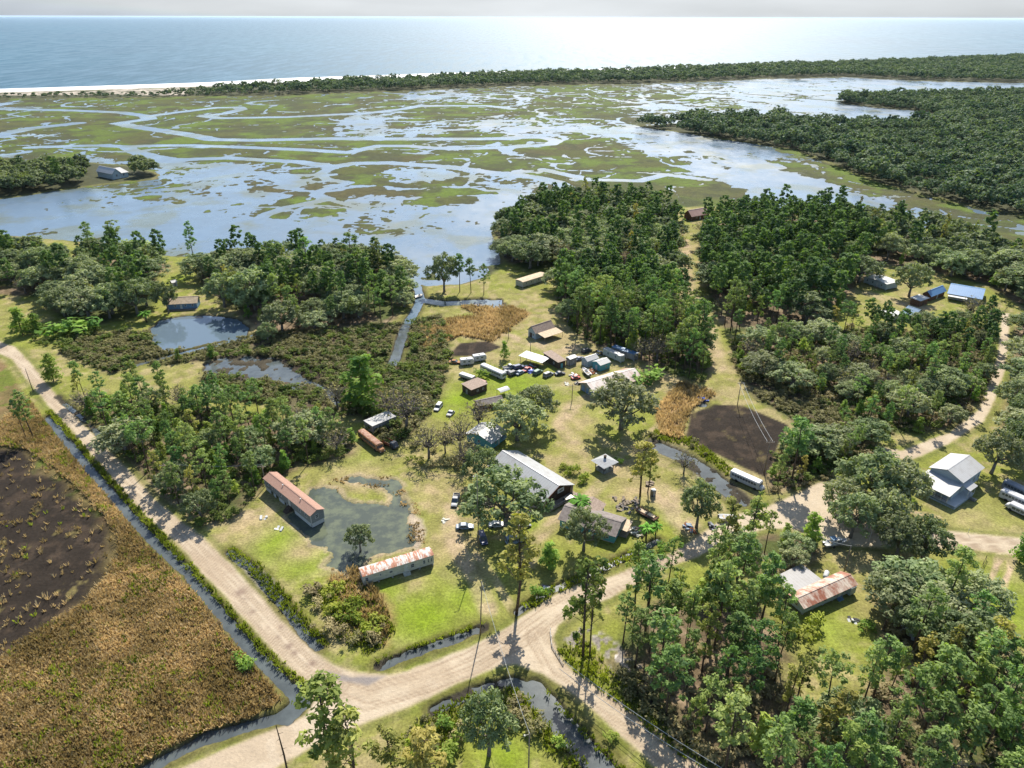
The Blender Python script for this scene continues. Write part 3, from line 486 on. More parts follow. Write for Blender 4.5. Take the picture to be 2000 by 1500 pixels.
def foliage(clumps, per, size, rs, up=.75, rand=.42):
    Vs, T = [], []
    for c, r, t in clumps:
        k = max(3, int(per*(r[0]*r[1]*r[2])**.5/1.6))
        d = rs.normal(size=(k, 3)); d /= np.linalg.norm(d, axis=1)[:, None]
        rad = (rs.rand(k)**.45)[:, None]
        P = np.array(c)+d*np.array(r)*rad
        N = d*.75+rs.normal(size=(k, 3))*rand+np.array((0, 0, up)); N /= np.linalg.norm(N, axis=1)[:, None]
        V, _ = cards(P, N, size, rs); Vs.append(V); T.append(np.repeat(np.clip(t+rs.normal(size=k)*.16, 0, 1), 4))
    V = np.concatenate(Vs); T = np.concatenate(T)
    return V, np.arange(len(V)).reshape(-1, 4), T
def limb(mb, a, b, r0, r1, rs, wig=.12, n=5, seg=4):
    a = np.array(a); b = np.array(b); L = np.linalg.norm(b-a); pts = []
    for i in range(seg+1):
        t = i/seg; pts.append(a+(b-a)*t+(rs.normal(size=3)*wig*L*.3 if 0 < i < seg else 0)+np.array((0, 0, 1))*math.sin(t*math.pi)*L*.06)
    mb.tube(pts, [r0+(r1-r0)*i/seg for i in range(seg+1)], n)
def clumps_pine(rs, H=20, R=3.3, n=36, lo=.45):
    C = []
    for i in range(n):
        u = (i+.5)/n; z = H*(lo+(1-lo)*u*.97); prof = R*math.sqrt(max(.05, 1-((u-.42)/.62)**2))
        a = i*2.4+rs.rand()*1.3; q = prof*(.25+.75*rs.rand()**.6)
        s = .6+.55*rs.rand()
        C.append(((q*math.cos(a), q*math.sin(a), z+rs.normal()*.6), (1.15*s, 1.15*s, .66*s), rs.rand()*.8+.1))
    C.append(((0, 0, H-.6), (.8, .8, .9), .6)); return C
def clumps_oak(rs, H=12, R=6.3, n=66):
    C = []
    for i in range(n):
        el = math.asin(-.15+1.15*(i+.5)/n); a = i*2.39996+rs.rand()*.7; f = .62+.46*rs.rand()
        x = R*f*math.cos(el)*math.cos(a); y = R*f*math.cos(el)*math.sin(a); z = H*.50+H*.42*f*math.sin(el)
        s = .55+.6*rs.rand(); C.append(((x, y, z), (1.55*s, 1.55*s, 1.0*s), rs.rand()))
    return C
def clumps_young(rs, H=9, R=2.3, n=20):
    C = []
    for i in range(n):
        u = (i+.5)/n; z = H*(.14+.82*u); q = R*(1-u*.72)*(.3+.7*rs.rand()); a = i*2.4+rs.rand()
        s = (1.15-.5*u)*(.8+.4*rs.rand()); C.append(((q*math.cos(a), q*math.sin(a), z), (1.1*s, 1.1*s, .9*s), rs.rand()))
    return C
def clumps_gum(rs, H=20, R=3.6, n=24):
    C = []
    for i in range(n):
        u = (i+.5)/n; z = H*(.36+.62*u); q = R*(1-.55*u)*(.25+.85*rs.rand()); a = rs.rand()*6.28
        s = .55+.65*rs.rand(); C.append(((q*math.cos(a), q*math.sin(a), z), (1.1*s, 1.1*s, .85*s), rs.rand()))
    return C
def clumps_shrub(rs, H=2.6, R=1.5, n=9):
    return [((R*.8*rs.normal()*.6, R*.8*rs.normal()*.6, H*(.3+.45*rs.rand())), (.75*(.7+.6*rs.rand()),)*2+(.6,), rs.rand()) for _ in range(n)]
PROTO = {}
def crown_mesh(name, clumps, per, size, rs, m, **k):
    V, F, T = foliage(clumps, per, size, rs, **k); return np_mesh(name, V, F, m, attrs={'tint': T})
def make_proto(kind, nvar):
    L = []
    for v in range(nvar):
        rs = np.random.RandomState(hash_(kind)+v*7); tb = MB(); bark = M_BARK
        if kind == 'pine':
            R_ = 2.8+1.3*rs.rand(); cl = clumps_pine(rs, 20, R_, rs.randint(24, 42), .40+.28*rs.rand()); cm = crown_mesh('crown', cl, 64, .50, rs, M_PINE)
            tb.tube([(0,0,-.3),(.1*rs.normal(),.1*rs.normal(),7),(.15*rs.normal(),.15*rs.normal(),14),(0,0,19.3)], [.27,.21,.15,.05], 7)
            for c, r, t in cl[::2]: limb(tb, (0,0,c[2]-.5), c, .07, .025, rs, n=4, seg=3)
        elif kind == 'oak':
            cl = clumps_oak(rs, 11.5+rs.rand(), 5.8+rs.rand(), rs.randint(58, 78)); cm = crown_mesh('crown', cl, 74, .50, rs, M_OAK); bark = M_GREYBARK
            tb.tube([(0,0,-.3),(.1,.05,1.2),(0,.1,3.2)], [.62,.48,.40], 9)
            for c, r, t in cl[::4]: limb(tb, (0,.1,3.0), (c[0]*.93,c[1]*.93,c[2]), .24, .04, rs, .2, 5, 5)
        elif kind == 'young':
            cl = clumps_young(rs, 8.5+rs.rand(), 2.0+.6*rs.rand(), 19); cm = crown_mesh('crown', cl, 82, .42, rs, M_YOUNG)
            tb.tube([(0,0,-.3),(0,0,4),(0,0,8)], [.13,.1,.03], 6)
        elif kind == 'gum':
            cl = clumps_gum(rs, 20, 3.2+.8*rs.rand(), rs.randint(19, 29)); cm = crown_mesh('crown', cl, 70, .50, rs, M_GUM)
            tb.tube([(0,0,-.3),(.2*rs.normal(),.2*rs.normal(),7),(.2*rs.normal(),.2*rs.normal(),13),(0,0,19)], [.26,.2,.15,.04], 7)
            for c, r, t in cl: limb(tb, (0,0,c[2]-1.2), c, .08, .03, rs, n=4, seg=3)
        elif kind == 'bare':
            cl = [(c, (r[0]*.8,r[1]*.8,r[2]*.7), t) for c, r, t in clumps_oak(rs, 12, 5.6, 40)]; cm = crown_mesh('crown', cl, 14, .42, rs, M_FADED); bark = M_GREYBARK
            tb.tube([(0,0,-.3),(.1,0,2),(0,.1,4)], [.5,.38,.3], 8)
            for c, r, t in cl:
                limb(tb, (0,.1,3.4), c, .15, .04, rs, .25, 5, 5)
                for _ in range(3): limb(tb, c, np.array(c)+rs.normal(size=3)*1.1+np.array((c[0]*.08,c[1]*.08,.4)), .04, .015, rs, .2, 3, 2)
        elif kind in ('shrub', 'lime_shrub', 'faded_shrub'):
            cl = clumps_shrub(rs); cm = crown_mesh('crown', cl, 95, .30, rs, {'shrub': M_YOUNG, 'lime_shrub': M_LIME, 'faded_shrub': M_FADED}[kind])
            for c, r, t in cl[:5]: limb(tb, (0,0,-.1), c, .05, .02, rs, n=4, seg=2)
        elif kind == 'palm':
            V, F, T = [], [], []
            for i in range(26):
                a = i*2.4; el = .15+1.0*rs.rand(); d = np.array((math.cos(a), math.sin(a), 0)); s_ = np.array((-math.sin(a), math.cos(a), 0)); prev = None
                for j in range(5):
                    t = j/4; p = np.array((0,0,2.0))+d*1.7*t*math.cos(el*.6)+np.array((0,0,1))*(1.7*t*math.sin(el)-1.1*t*t); w = .22*math.sin(math.pi*(.12+.86*t))
                    q = (p-s_*w, p+s_*w)
                    if prev is not None: V += [prev[0], prev[1], q[1], q[0]]; T += [rs.rand()]*4
                    prev = q
            V = np.array(V); cm = np_mesh('crown', V, np.arange(len(V)).reshape(-1, 4), M_PALM, attrs={'tint': np.array(T)})
            tb.tube([(0,0,-.2),(.05,0,1),(0,0,2.1)], [.17,.13,.12], 7)
        to = tb.build('trunk', bark, smooth=True); tm = to.data; bpy.data.objects.remove(to)
        L.append((cm, tm))
    PROTO[kind] = L
def hash_(s): return sum(ord(c)*(i+3) for i, c in enumerate(s)) % 9973
for k, n in (('pine', 12), ('oak', 10), ('young', 6), ('gum', 9), ('bare', 3), ('shrub', 5), ('lime_shrub', 3), ('faded_shrub', 3), ('palm', 2)): make_proto(k, n)
TNAME = {'pine': 'pine_tree', 'oak': 'oak_tree', 'young': 'young_tree', 'gum': 'gum_tree', 'bare': 'bare_tree', 'shrub': 'shrub', 'lime_shrub': 'shrub', 'faded_shrub': 'shrub', 'palm': 'palm'}
TCAT = {'shrub': 'shrub', 'lime_shrub': 'shrub', 'faded_shrub': 'shrub', 'palm': 'palm'}
PH = {'pine': 20, 'oak': 11.7, 'young': 9, 'gum': 20, 'bare': 13, 'shrub': 2.6, 'lime_shrub': 2.6, 'faded_shrub': 2.6, 'palm': 3.2}
PR = {'pine': 3.4, 'oak': 6.8, 'young': 2.6, 'gum': 3.8, 'bare': 6.2, 'shrub': 1.6, 'lime_shrub': 1.6, 'faded_shrub': 1.6, 'palm': 1.8}
def tree(kind, p, h, label, group=None, wide=1.0, var=None, mats=None):
    cm, tm = PROTO[kind][(var if var is not None else random.randrange(99)) % len(PROTO[kind])]
    e = empty(TNAME[kind], (p.x, p.y, 0.0), random.random()*6.28); s = h/PH[kind]
    e.scale = (s*wide, s*wide, s); e.rotation_euler = (random.gauss(0, .02), random.gauss(0, .02), random.random()*6.28)
    tag(e, label, TCAT.get(kind, 'tree'), group)
    link('trunk', tm, e); c = link('crown', cm, e)
    return e
# ---- hand placed trees: kind, base pixel, row of the top, crown width factor, label
SOLO = [
 ('gum', (1009,1196), 1000, 1.0, 'tall thin tree leaning over the driveway mouth by the road junction'),
 ('gum', (1139,1283), 1085, .9, 'tall thin tree on the roadside bend in front of the white glinting ditch'),
 ('gum', (1152,1278), 1120, .7, 'slim leaning tree close beside the taller one on the roadside bend'),
 ('gum', (655,1520), 1322, 1.15, 'big bushy rust-tinged tree in front of the road corner at the bottom'),
 ('gum', (700,1560), 1400, 1.2, 'yellow-green tree at the bottom edge right of the big rust-tinged one'),
 ('oak', (955,1475), 1362, .58, 'dark green rounded tree on the near ditch bank casting a black shadow'),
 ('gum', (830,1540), 1425, 1.5, 'pale green bushy tree at the bottom edge left of the dark rounded one'),
 ('gum', (770,1530), 1420, 1.3, 'bright green pointed tree at the bottom edge beside the yellow-green one'),
 ('oak', (704,1076), 1026, .75, 'small dark round tree standing at the edge of the yard pond'),
 ('oak', (990,1040), 925, 1.0, 'large spreading oak in front of the white-roofed log house'),
 ('oak', (940,945), 878, .8, 'brownish round oak at the far end of the log house roof'),
 ('oak', (1010,860), 775, .95, 'tall oak behind the log house beside the open lawn'),
 ('oak', (1046,832), 752, .8, 'green oak right of the hidden pale-roofed house'),
 ('bare', (900,880), 800, .9, 'half-bare oak hung with moss in front of the hidden pale-roofed house'),
 ('bare', (935,838), 770, .85, 'grey half-bare tree behind the hidden pale-roofed house'),
 ('oak', (1213,838), 738, .95, 'large dome-shaped oak in front of the rust-roofed barn'),
 ('bare', (795,838), 738, .9, 'big half-bare spreading tree beside the flat grey trailer'),
 ('bare', (838,895), 815, .8, 'half-bare moss-grey tree in front of the rusty old bus'),
 ('bare', (870,885), 825, .75, 'twiggy grey tree beside the moss-hung oak'),
 ('oak', (1140,1075), 995, .72, 'pale willow-like oak in front of the teal house'),
 ('oak', (1360,1030), 945, .65, 'lone round oak on the sandy turnout by the road'),
 ('gum', (1250,970), 862, 1.3, 'tall leafy cypress standing beside the small hut'),
 ('gum', (1265,962), 880, 1.0, 'thinner cypress right behind the one beside the hut'),
 ('young', (1072,1110), 1055, 1.2, 'small lone tree with a thin trunk in the grass left of the teal house'),
 ('young', (710,800), 690, 1.4, 'feathery tree standing among the scrub left of the bare tree'),
 ('pine', (1545,945), 820, 1.1, 'tall isolated pine between the dark burnt plot and the sand road'),
 ('oak', (1640,1008), 930, .75, 'oak on the left edge of the sandy turn below the scrubby wood'),
 ('oak', (1722,1040), 960, .75, 'oak between the sand track and the left porch of the white house'),
 ('oak', (1660,1050), 965, .75, 'oak shading the boat on the sandy track left of the white house'),
 ('oak', (1700,985), 885, .9, 'dark spreading oak against the left wall of the white two-level house'),
 ('oak', (1745,1000), 900, .8, 'broad oak overhanging the porch of the white two-level house'),
 ('oak', (1935,925), 845, .8, 'oak behind the right end of the white two-level house'),
 ('oak', (1985,900), 815, .8, 'oak behind the row of parked buses at the right edge'),
 ('gum', (1410,1090), 970, 1.2, 'sparse yellow-green tree at the road edge left of the boat on the track'),
 ('gum', (1460,1085), 965, 1.1, 'sparse yellow-green tree between the lone round oak and the boat on the track'),
 ('oak', (1440,1130), 1040, .6, 'dark green oak at the road edge above the parked skiff'),
 ('young', (1580,1065), 1000, 1.1, 'small grey-green tree left of the oak that shades the boat'),
 ('oak', (1750,1090), 1010, .75, 'pale oak beside the sand track below the white two-level house'),
 ('oak', (1800,1095), 1015, .8, 'oak on the near side of the sand track across from the white house'),
 ('gum', (1240,1200), 1060, .8, 'thin roadside tree across the road from the teal house'),
 ('gum', (1385,1245), 1085, .9, 'tall thin pine with a bare lower trunk left of the rust-striped trailer'),
 ('pine', (1480,1250), 1085, .8, 'thin tree whose bare trunk stands before the carport'),
 ('pine', (1395,1265), 1100, .9, 'pine just right of the bare-trunked one near the glinting ditch'),
 ('pine', (66,856), 762, .9, 'lone pine on the ditch bank beside the left sand road'),
 ('pine', (52,858), 780, .7, 'slimmer pine beside the lone one on the left ditch bank'),
 ('pine', (183,507), 432, .9, 'tall umbrella-topped pine rising above the left oak wood'),
 ('pine', (234,508), 430, .9, 'second umbrella-topped pine rising above the left oak wood'),
 ('pine', (381,522), 432, .8, 'tall sparse pine on the shore above the pond house'),
 ('pine', (605,560), 465, 1.1, 'broad pine in the shore wood right of the pond house'),
 ('pine', (690,560), 455, 1.1, 'tall pine near the right end of the shore wood by the pond house'),
 ('pine', (742,555), 470, 1.1, 'pine at the right tip of the shore wood by the inlet'),
 ('oak', (868,570), 495, .7, 'round-crowned tree alone on the inlet bank'),
 ('pine', (898,570), 497, .9, 'pine right of the round-crowned tree on the inlet bank'),
 ('pine', (920,572), 505, .9, 'middle pine of the row on the inlet bank'),
 ('pine', (945,575), 515, .9, 'right-hand pine of the row on the inlet bank'),
 ('oak', (1775,580), 512, .8, 'round oak standing between the white trailer and the blue roofs'),
 ('bare', (1930,650), 585, .9, 'grey leafless oak right of the blue roofs'),
 ('bare', (1890,625), 570, .8, 'grey leafless oak in front of the blue roofs'),
 ('palm', (1133,1002), 965, 1.1, 'bright green palm behind the roof of the teal house'),
 ('palm', (1262,1052), 1020, .9, 'bright green palm at the right corner of the teal house'),
 ('palm', (1280,1045), 1018, .8, 'smaller palm right of the one at the teal house corner'),
 ('shrub', (482,1303), 1283, 1.3, 'round bright green bush alone near the corner of the reed field'),
 ('young', (1990,1100), 1040, 1.1, 'small tree at the right edge beside the sand track'),
 ('young', (1235,690), 640, 1.2, 'young tree at the edge of the tall pine wood behind the sheds'),
 ('shrub', (1262,745), 718, 2.0, 'light green bush at the far end of the rust-roofed barn'),
 ('shrub', (940,738), 720, 1.2, 'bush between the flat truck roofs and the dark hut'),
 ('young', (985,702), 665, 1.0, 'small dark tree at the edge of the reed bed by the campers'),
 ('young', (105,745), 690, 1.4, 'dense green tree at the bend of the left sand road'),
 ('young', (45,655), 600, 1.5, 'bright green tree on the lawn at the left edge'),
 ('young', (75,650), 610, 1.3, 'second bright green tree at the foot of the oak wood by the left edge'),
 ('shrub', (140,650), 618, 2.2, 'pale grey bush at the foot of the oak wood'),
 ('oak', (525,670), 628, .8, 'dark rounded bush-like oak on the right bank of the pond'),
 ('palm', (287,630), 602, 1.0, 'cabbage palm on the pond bank by the pond house'),
 ('oak', (330,612), 550, .6, 'grey oak overhanging the front of the pond house'),
 ('oak', (270,615), 545, .9, 'large oak left of the pond house'),
 ('oak', (215,622), 560, .85, 'oak with dark trunk above the left lawn'),
 ('oak', (440,600), 530, .9, 'large oak right of the pond house above the pond'),
 ('oak', (500,605), 520, 1.0, 'tallest oak right of the pond house'),
 ('young', (415,700), 672, 1.4, 'dark bush on the dike between the two ponds'),
 ('young', (350,705), 680, 1.0, 'small bush on the dike left of the larger one'),
]
for k, b, t, wd, lab in SOLO: tree(k, G(*b), max(1.2, hgt(b, t)), lab, wide=wd)
# ---- woods: scatter trunks inside each base outline
CLEAR = [[(305,560),(395,555),(420,600),(380,640),(300,640)], [(1000,535),(1075,525),(1080,580),(1040,600),(1000,575)], [(1680,540),(1745,555),(1800,570),(1910,580),(1900,625),(1800,640),(1715,620),(1690,590)], [(1555,1170),(1690,1150),(1730,1220),(1620,1260),(1570,1240)], [(1530,1240),(1600,1240),(1660,1330),(1620,1370),(1575,1300)], [(1320,402),(1390,402),(1390,440),(1320,440)], [(172,316),(268,318),(285,380),(165,380)],
         [(1960,600),(1990,600),(1985,720),(1965,800),(1900,850),(1890,830),(1940,740)]]
def scatter(poly, sp, rs, tries=30):
    P = [tuple(G(*p)[:2]) for p in poly]; xs = [p[0] for p in P]; ys = [p[1] for p in P]
    area = abs(sum(a[0]*b[1]-b[0]*a[1] for a, b in zip(P, P[1:]+P[:1])))/2
    n = int(area/(sp*sp)*tries)+20
    X = rs.uniform(min(xs), max(xs), n*2); Y = rs.uniform(min(ys), max(ys), n*2)
    k = poly_sd(X, Y, P, 3, True) < -.3; X, Y = X[k], Y[k]
    grid = {}; out = []
    for x, y in zip(X, Y):
        r = sp*(.72+.5*rs.rand()); i, j = int(x//sp), int(y//sp)
        if all((x-a)**2+(y-b)**2 > r*r for di in (-1, 0, 1) for dj in (-1, 0, 1) for a, b in grid.get((i+di, j+dj), ())):
            grid.setdefault((i, j), []).append((x, y)); out.append((x, y))
    return out
CAND = []
rs0 = np.random.RandomState(21)
for place, poly, sp, mix, hr in WOODS:
    pts = scatter(poly, sp*1.12, rs0)
    A = np.array(pts); bad = np.zeros(len(A), bool)
    for c in CLEAR: bad |= poly_sd(A[:, 0], A[:, 1], c, 2) < .5
    bad |= poly_sd(A[:, 0], A[:, 1], ROAD1, 4) < 1.5
    for (x, y), b in zip(pts, bad):
        if b: continue
        k = ('pine', 'oak', 'young', 'gum')[int(np.searchsorted(np.cumsum(mix), rs0.rand()*sum(mix)))]
        k = 'bare' if rs0.rand() < .035 and hr[0] < .7 else k; f = rs0.uniform(*hr); h = {'pine': 22, 'oak': 14.5, 'young': 10, 'gum': 20.5, 'bare': 16}[k]*f
        px, py = proj(x, y); px2, py2 = proj(x, y, h)
        if px < -60 or px > 2060 or py2 > 1530: continue
        CAND.append((math.hypot(x, y), k, x, y, h, place))
CAND.sort()
cnt = {}; REST = {'pine': [], 'oak': [], 'young': [], 'gum': [], 'bare': []}
for k, b, t, wd, lab in SOLO: cnt[k] = cnt.get(k, 0)+1
KW = {'pine': 'pine', 'oak': 'oak', 'young': 'young bushy tree', 'gum': 'loose-crowned gum tree'}
WPH = {'tall': 'tall', 'low': 'lower'}
for d, k, x, y, h, place in CAND:
    cnt[k] = cnt.get(k, 0)+1
    if cnt[k] <= 300:
        tree(k, Vector((x, y, 0)), h, wide=(.66+.42*rs0.rand() if k in ('pine', 'gum') else .85+.6*rs0.rand()), label='%s %s' % ({'pine': 'pine', 'oak': 'spreading oak', 'young': 'small bushy tree', 'gum': 'loose yellow-green tree', 'bare': 'grey half-bare tree'}[k], place), group='%ss %s' % ({'pine': 'pine', 'oak': 'oak', 'young': 'bushy tree', 'gum': 'loose tree', 'bare': 'half-bare tree'}[k], place))
    else: REST[k].append((x, y, h))
def mass(name, pts, kind, per, size, m, nvar=6, seed=3, wide=1.0, nc=None):
    rs = np.random.RandomState(seed); fn = {'pine': clumps_pine, 'oak': clumps_oak, 'young': clumps_young, 'gum': clumps_gum}[kind]
    T = []
    for v in range(nvar):
        V, F, t = foliage(fn(rs, n=nc) if nc else fn(rs), per, size, rs); T.append((V, t))
    Vs, Ts = [], []
    for x, y, h in pts:
        V, t = T[rs.randint(nvar)]; s = h/PH[kind]; a = rs.rand()*6.28; ca, sa = math.cos(a)*s*wide, math.sin(a)*s*wide
        Vs.append(np.stack([V[:, 0]*ca-V[:, 1]*sa+x, V[:, 0]*sa+V[:, 1]*ca+y, V[:, 2]*s], 1)); Ts.append(np.clip(t*.7+rs.rand()*.8-.25, 0, 1))
    V = np.concatenate(Vs); o = link(name, np_mesh(name, V, np.arange(len(V)).reshape(-1, 4), m, attrs={'tint': np.concatenate(Ts)})); return tag(o, kind='stuff')
print('trees', cnt, {k: len(v) for k, v in REST.items()})
if REST['pine']: tag(mass('pine_woods', REST['pine'], 'pine', 30, .95, M_PINE), 'distant pines merging into one wood on the marsh point', 'woods')
if REST['oak']: tag(mass('oak_woods', REST['oak'], 'oak', 22, 1.1, M_OAK), 'distant oaks along the marsh shore merging into one mass', 'woods')
if REST['young']: tag(mass('young_woods', REST['young'], 'young', 25, .7, M_YOUNG), 'bushy undergrowth trees filling the far woods', 'woods')
if REST['gum']: mass('gum_woods', REST['gum'], 'gum', 25, .9, M_GUM)
rs1 = np.random.RandomState(4)
fbp = [(x, y, rs1.uniform(6, 16)*(.7+.6*rs1.rand())) for x, y in scatter([(2350,186) if q==(2700,186) else (2350,500) if q==(3200,560) else q for q in FAR_BANK], 8.5, rs1, 14) if -60 < proj(x, y)[0] < 2080 and (vnoise(np.array([x]), np.array([y]), 26, 5)[0] > .16)]
tag(mass('far_bank_woods', fbp, 'oak', 17, 1.15, M_FARWOOD, nc=34), 'dense dark wood along the far right bank of the marsh', 'woods')
bar = [(x, y, rs1.uniform(7, 20)*(1 if proj(x, y)[0] > 420 else .75)) for x, y in scatter([(285,189),(480,186.5),(700,180),(850,173),(1000,167),(1200,163),(1350,159),(1500,152),(1650,149),(1750,154),(1830,157),(2000,161),(2150,163),(2150,108),(2000,113),(1700,125.5),(1500,132),(1300,141),(1000,151),(870,156),(700,164),(550,172),(400,181)], 13, rs1, 12)]
tag(mass('barrier_island_woods', bar, 'oak', 13, 1.5, M_FARWOOD, seed=8, nc=22), 'long dark line of trees on the barrier island before the sea', 'woods')
low = [(x, y, rs1.uniform(2.5, 6)) for x, y in scatter([(-40,194),(130,191.5),(300,189.5),(420,187),(420,182),(260,183),(130,184),(-40,187)], 13, rs1, 12) if rs1.rand() < .8]
tag(mass('beach_scrub', low, 'oak', 10, 1.5, M_FARWOOD, seed=9, wide=1.3), 'low dark scrub dotted along the dunes at far left', 'scrub')
spit = [(x, y, rs1.uniform(2, 7)) for x, y in scatter([(1630,199),(1640,193),(1760,186),(1900,183),(1900,188),(1760,196),(1690,206)], 9, rs1, 12)]
tag(mass('spit_scrub', spit, 'oak', 12, 1.3, M_FARWOOD, seed=10, wide=1.3), 'low dark scrub on the narrow point right of the marsh', 'scrub')
# ---- reeds, scrub and bank grass
def tufts(name, regions, dens, hgt_, m, seed, spread=.35, nb=7, lean=.45, thin=None, label=None, cat='reeds'):
    rs = np.random.RandomState(seed); PX_, PY_ = [], []
    for poly in regions:
        P = [tuple(G(*p)[:2]) for p in poly]; xs = [p[0] for p in P]; ys = [p[1] for p in P]
        x0, x1 = max(min(xs), -170), min(max(xs), 170); n = int((x1-x0)*(max(ys)-min(ys))*dens)
        X = rs.uniform(x0, x1, n); Y = rs.uniform(min(ys), max(ys), n); k = poly_sd(X, Y, P, 3, True) < 0
        X, Y = X[k], Y[k]; px, py = proj(X, Y); k = (px > -40) & (px < 2040) & (py < 1540); PX_.append(X[k]); PY_.append(Y[k])
    X = np.concatenate(PX_); Y = np.concatenate(PY_)
    if thin is not None: k = thin(X, Y, rs); X, Y = X[k], Y[k]
    n = len(X); hue = (fbm(X, Y, 9, seed, 5)-.5)*2.2+.42+(rs.rand(n)-.5)*.5; H = hgt_*(.55+.8*rs.rand(n))*(.7+.6*fbm(X, Y, 5, seed+5))
    X = np.repeat(X, nb); Y = np.repeat(Y, nb); H = np.repeat(H, nb)*(.6+.6*rs.rand(n*nb)); hue = np.repeat(hue, nb)
    a = rs.rand(n*nb)*6.28; d = rs.rand(n*nb)*spread; bx = X+np.cos(a)*d; by = Y+np.sin(a)*d; b2 = rs.rand(n*nb)*6.28
    w = .05+.09*rs.rand(n*nb); lx = np.cos(a)*H*lean*rs.rand(n*nb)*1.4; ly = np.sin(a)*H*lean*rs.rand(n*nb)*1.4
    ux, uy = np.cos(b2)*w, np.sin(b2)*w
    z0 = np.zeros_like(H)
    V = np.stack([np.stack([bx-ux, by-uy, z0], 1), np.stack([bx+ux, by+uy, z0], 1), np.stack([bx+lx*.8+ux*1.6, by+ly*.8+uy*1.6, H*.75], 1), np.stack([bx+lx-ux*.6, by+ly-uy*.6, H], 1)], 1).reshape(-1, 3)
    o = link(name, np_mesh(name, V, np.arange(len(V)).reshape(-1, 4), m, attrs={'tint': np.repeat(np.clip(hue, 0, 1), 4)})); return tag(o, label, cat, kind='stuff')
M_REED = leaf_mat('dry_reeds', (.235,.185,.085), (.58,.45,.255), (.2,.2,.06), .40, 0, (1.1, 1.0, .72, 1))
M_GREENREED = leaf_mat('green_weeds', (.12,.15,.028), (.26,.29,.06), (.2,.2,.06), .42, 0)
def thin_burnt(X, Y, rs):
    d = np.minimum(poly_sd(X, Y, BURNT[1], 14), 1e5); return (d > -1.5+2*fbm(X, Y, 6, 3)) | (rs.rand(len(X)) < .045*(fbm(X, Y, 4, 21) > .58)+.010)
tufts('dry_reeds', [REED_FIELD], 5.0, 1.05, M_REED, 31, lean=.6, thin=thin_burnt, label='tall dry tan reeds filling the field left of the ditch')
tufts('green_weeds', [REED_FIELD], 1.5, 1.15, M_GREENREED, 37, thin=lambda X, Y, rs: ((fbm(X, Y, 9, 15) > .56) | (rs.rand(len(X)) < .12)) & thin_burnt(X, Y, rs), label='green weeds patched through the dry reed field', cat='weeds')
tufts('reed_beds', REEDS2, 1.6, 1.5, M_REED, 33, label='dry brown reed beds around the inlet and ditch banks')
def scrubmass(name, regions, sp, m, seed, h, label, thin=None):
    rs = np.random.RandomState(seed); T = []
    for v in range(6): V, F, t = foliage(clumps_shrub(rs), 60, .38, rs); T.append((V, t))
    Vs, Ts = [], []
    for r in regions:
        P = scatter(r, sp, rs, 12); A = np.array(P); bad = np.zeros(len(A), bool)
        for pp in PONDS: bad |= poly_sd(A[:, 0], A[:, 1], pp, 4) < .5
        for pts, w in DITCH: bad |= line_d(A[:, 0], A[:, 1], pts, 6) < w+.9
        bad |= poly_sd(A[:, 0], A[:, 1], ROAD1, 4) < 1.2
        if thin is not None: bad |= thin(A[:, 0], A[:, 1])
        for (x, y), b in zip(P, bad):
            if b: continue
            V, t = T[rs.randint(6)]; s = h/2.6*rs.uniform(.5, 1.4); a = rs.rand()*6.28
            Vs.append(np.stack([(V[:, 0]*math.cos(a)-V[:, 1]*math.sin(a))*s*1.25+x, (V[:, 0]*math.sin(a)+V[:, 1]*math.cos(a))*s*1.25+y, V[:, 2]*s-.1], 1)); Ts.append(np.clip(t*.6+rs.rand()*.6-.1, 0, 1))
    V = np.concatenate(Vs); o = link(name, np_mesh(name, V, np.arange(len(V)).reshape(-1, 4), m, attrs={'tint': np.concatenate(Ts)})); return tag(o, label, 'scrub', kind='stuff')
M_SCRUB = leaf_mat('scrub_leaves', (.09,.09,.040), (.26,.24,.115), (.2,.2,.06), .35, 0)
M_GSCRUB = leaf_mat('green_scrub_leaves', (.055,.09,.022), (.17,.215,.05), (.2,.2,.06), .38, 0)
hole = lambda X, Y: fbm(X, Y, 11, 41) < .36
hole2 = lambda X, Y: fbm(X, Y, 7, 43) < .52
scrubmass('scrub', SCRUB, 2.3, M_SCRUB, 51, 2.0, 'grey-tan scrub thicket between the ponds and the yard', hole)
scrubmass('green_scrub', SCRUB[:3]+[[(20,640),(160,640),(140,690),(60,670)]], 4.2, M_GSCRUB, 53, 2.6, 'green bushes dotted through the scrub around the ponds')
under = [w[1] for w in (WOODS[0], WOODS[4], WOODS[7], WOODS[9], WOODS[11])]
scrubmass('undergrowth', under, 3.4, M_GSCRUB, 57, 2.0, 'green undergrowth beneath the trees')
BANKS = [[(450,1068),(505,1100),(560,1160),(610,1220),(640,1250),(640,1268),(600,1240),(545,1185),(490,1122),(445,1085)], [(735,1290),(800,1264),(880,1238),(940,1216),(945,1222),(880,1246),(800,1270),(740,1298)], [(610,1150),(690,1130),(750,1180),(775,1240),(720,1280),(660,1250)], [(770,1440),(850,1390),(930,1352),(1000,1340),(1040,1365),(1000,1400),(900,1440),(820,1480)], [(1060,1345),(1110,1395),(1190,1470),(1230,1510),(1210,1520),(1150,1450),(1090,1385)], [(1000,1340),(1060,1400),(1140,1480),(1170,1530),(1120,1530),(1040,1430)], [(1090,1270),(1130,1240),(1180,1290),(1250,1370),(1400,1510),(1330,1480),(1200,1370),(1120,1310)], [(1020,1180),(1090,1140),(1160,1110),(1240,1075),(1245,1085),(1170,1122),(1090,1158),(1030,1195)], [(1265,855),(1340,870),(1420,930),(1430,915),(1350,855),(1280,840)], [(90,805),(200,930),(310,1055),(400,1150),(520,1290),(590,1345),(600,1335),(530,1275),(410,1140),(320,1045),(205,920),(100,800)]]
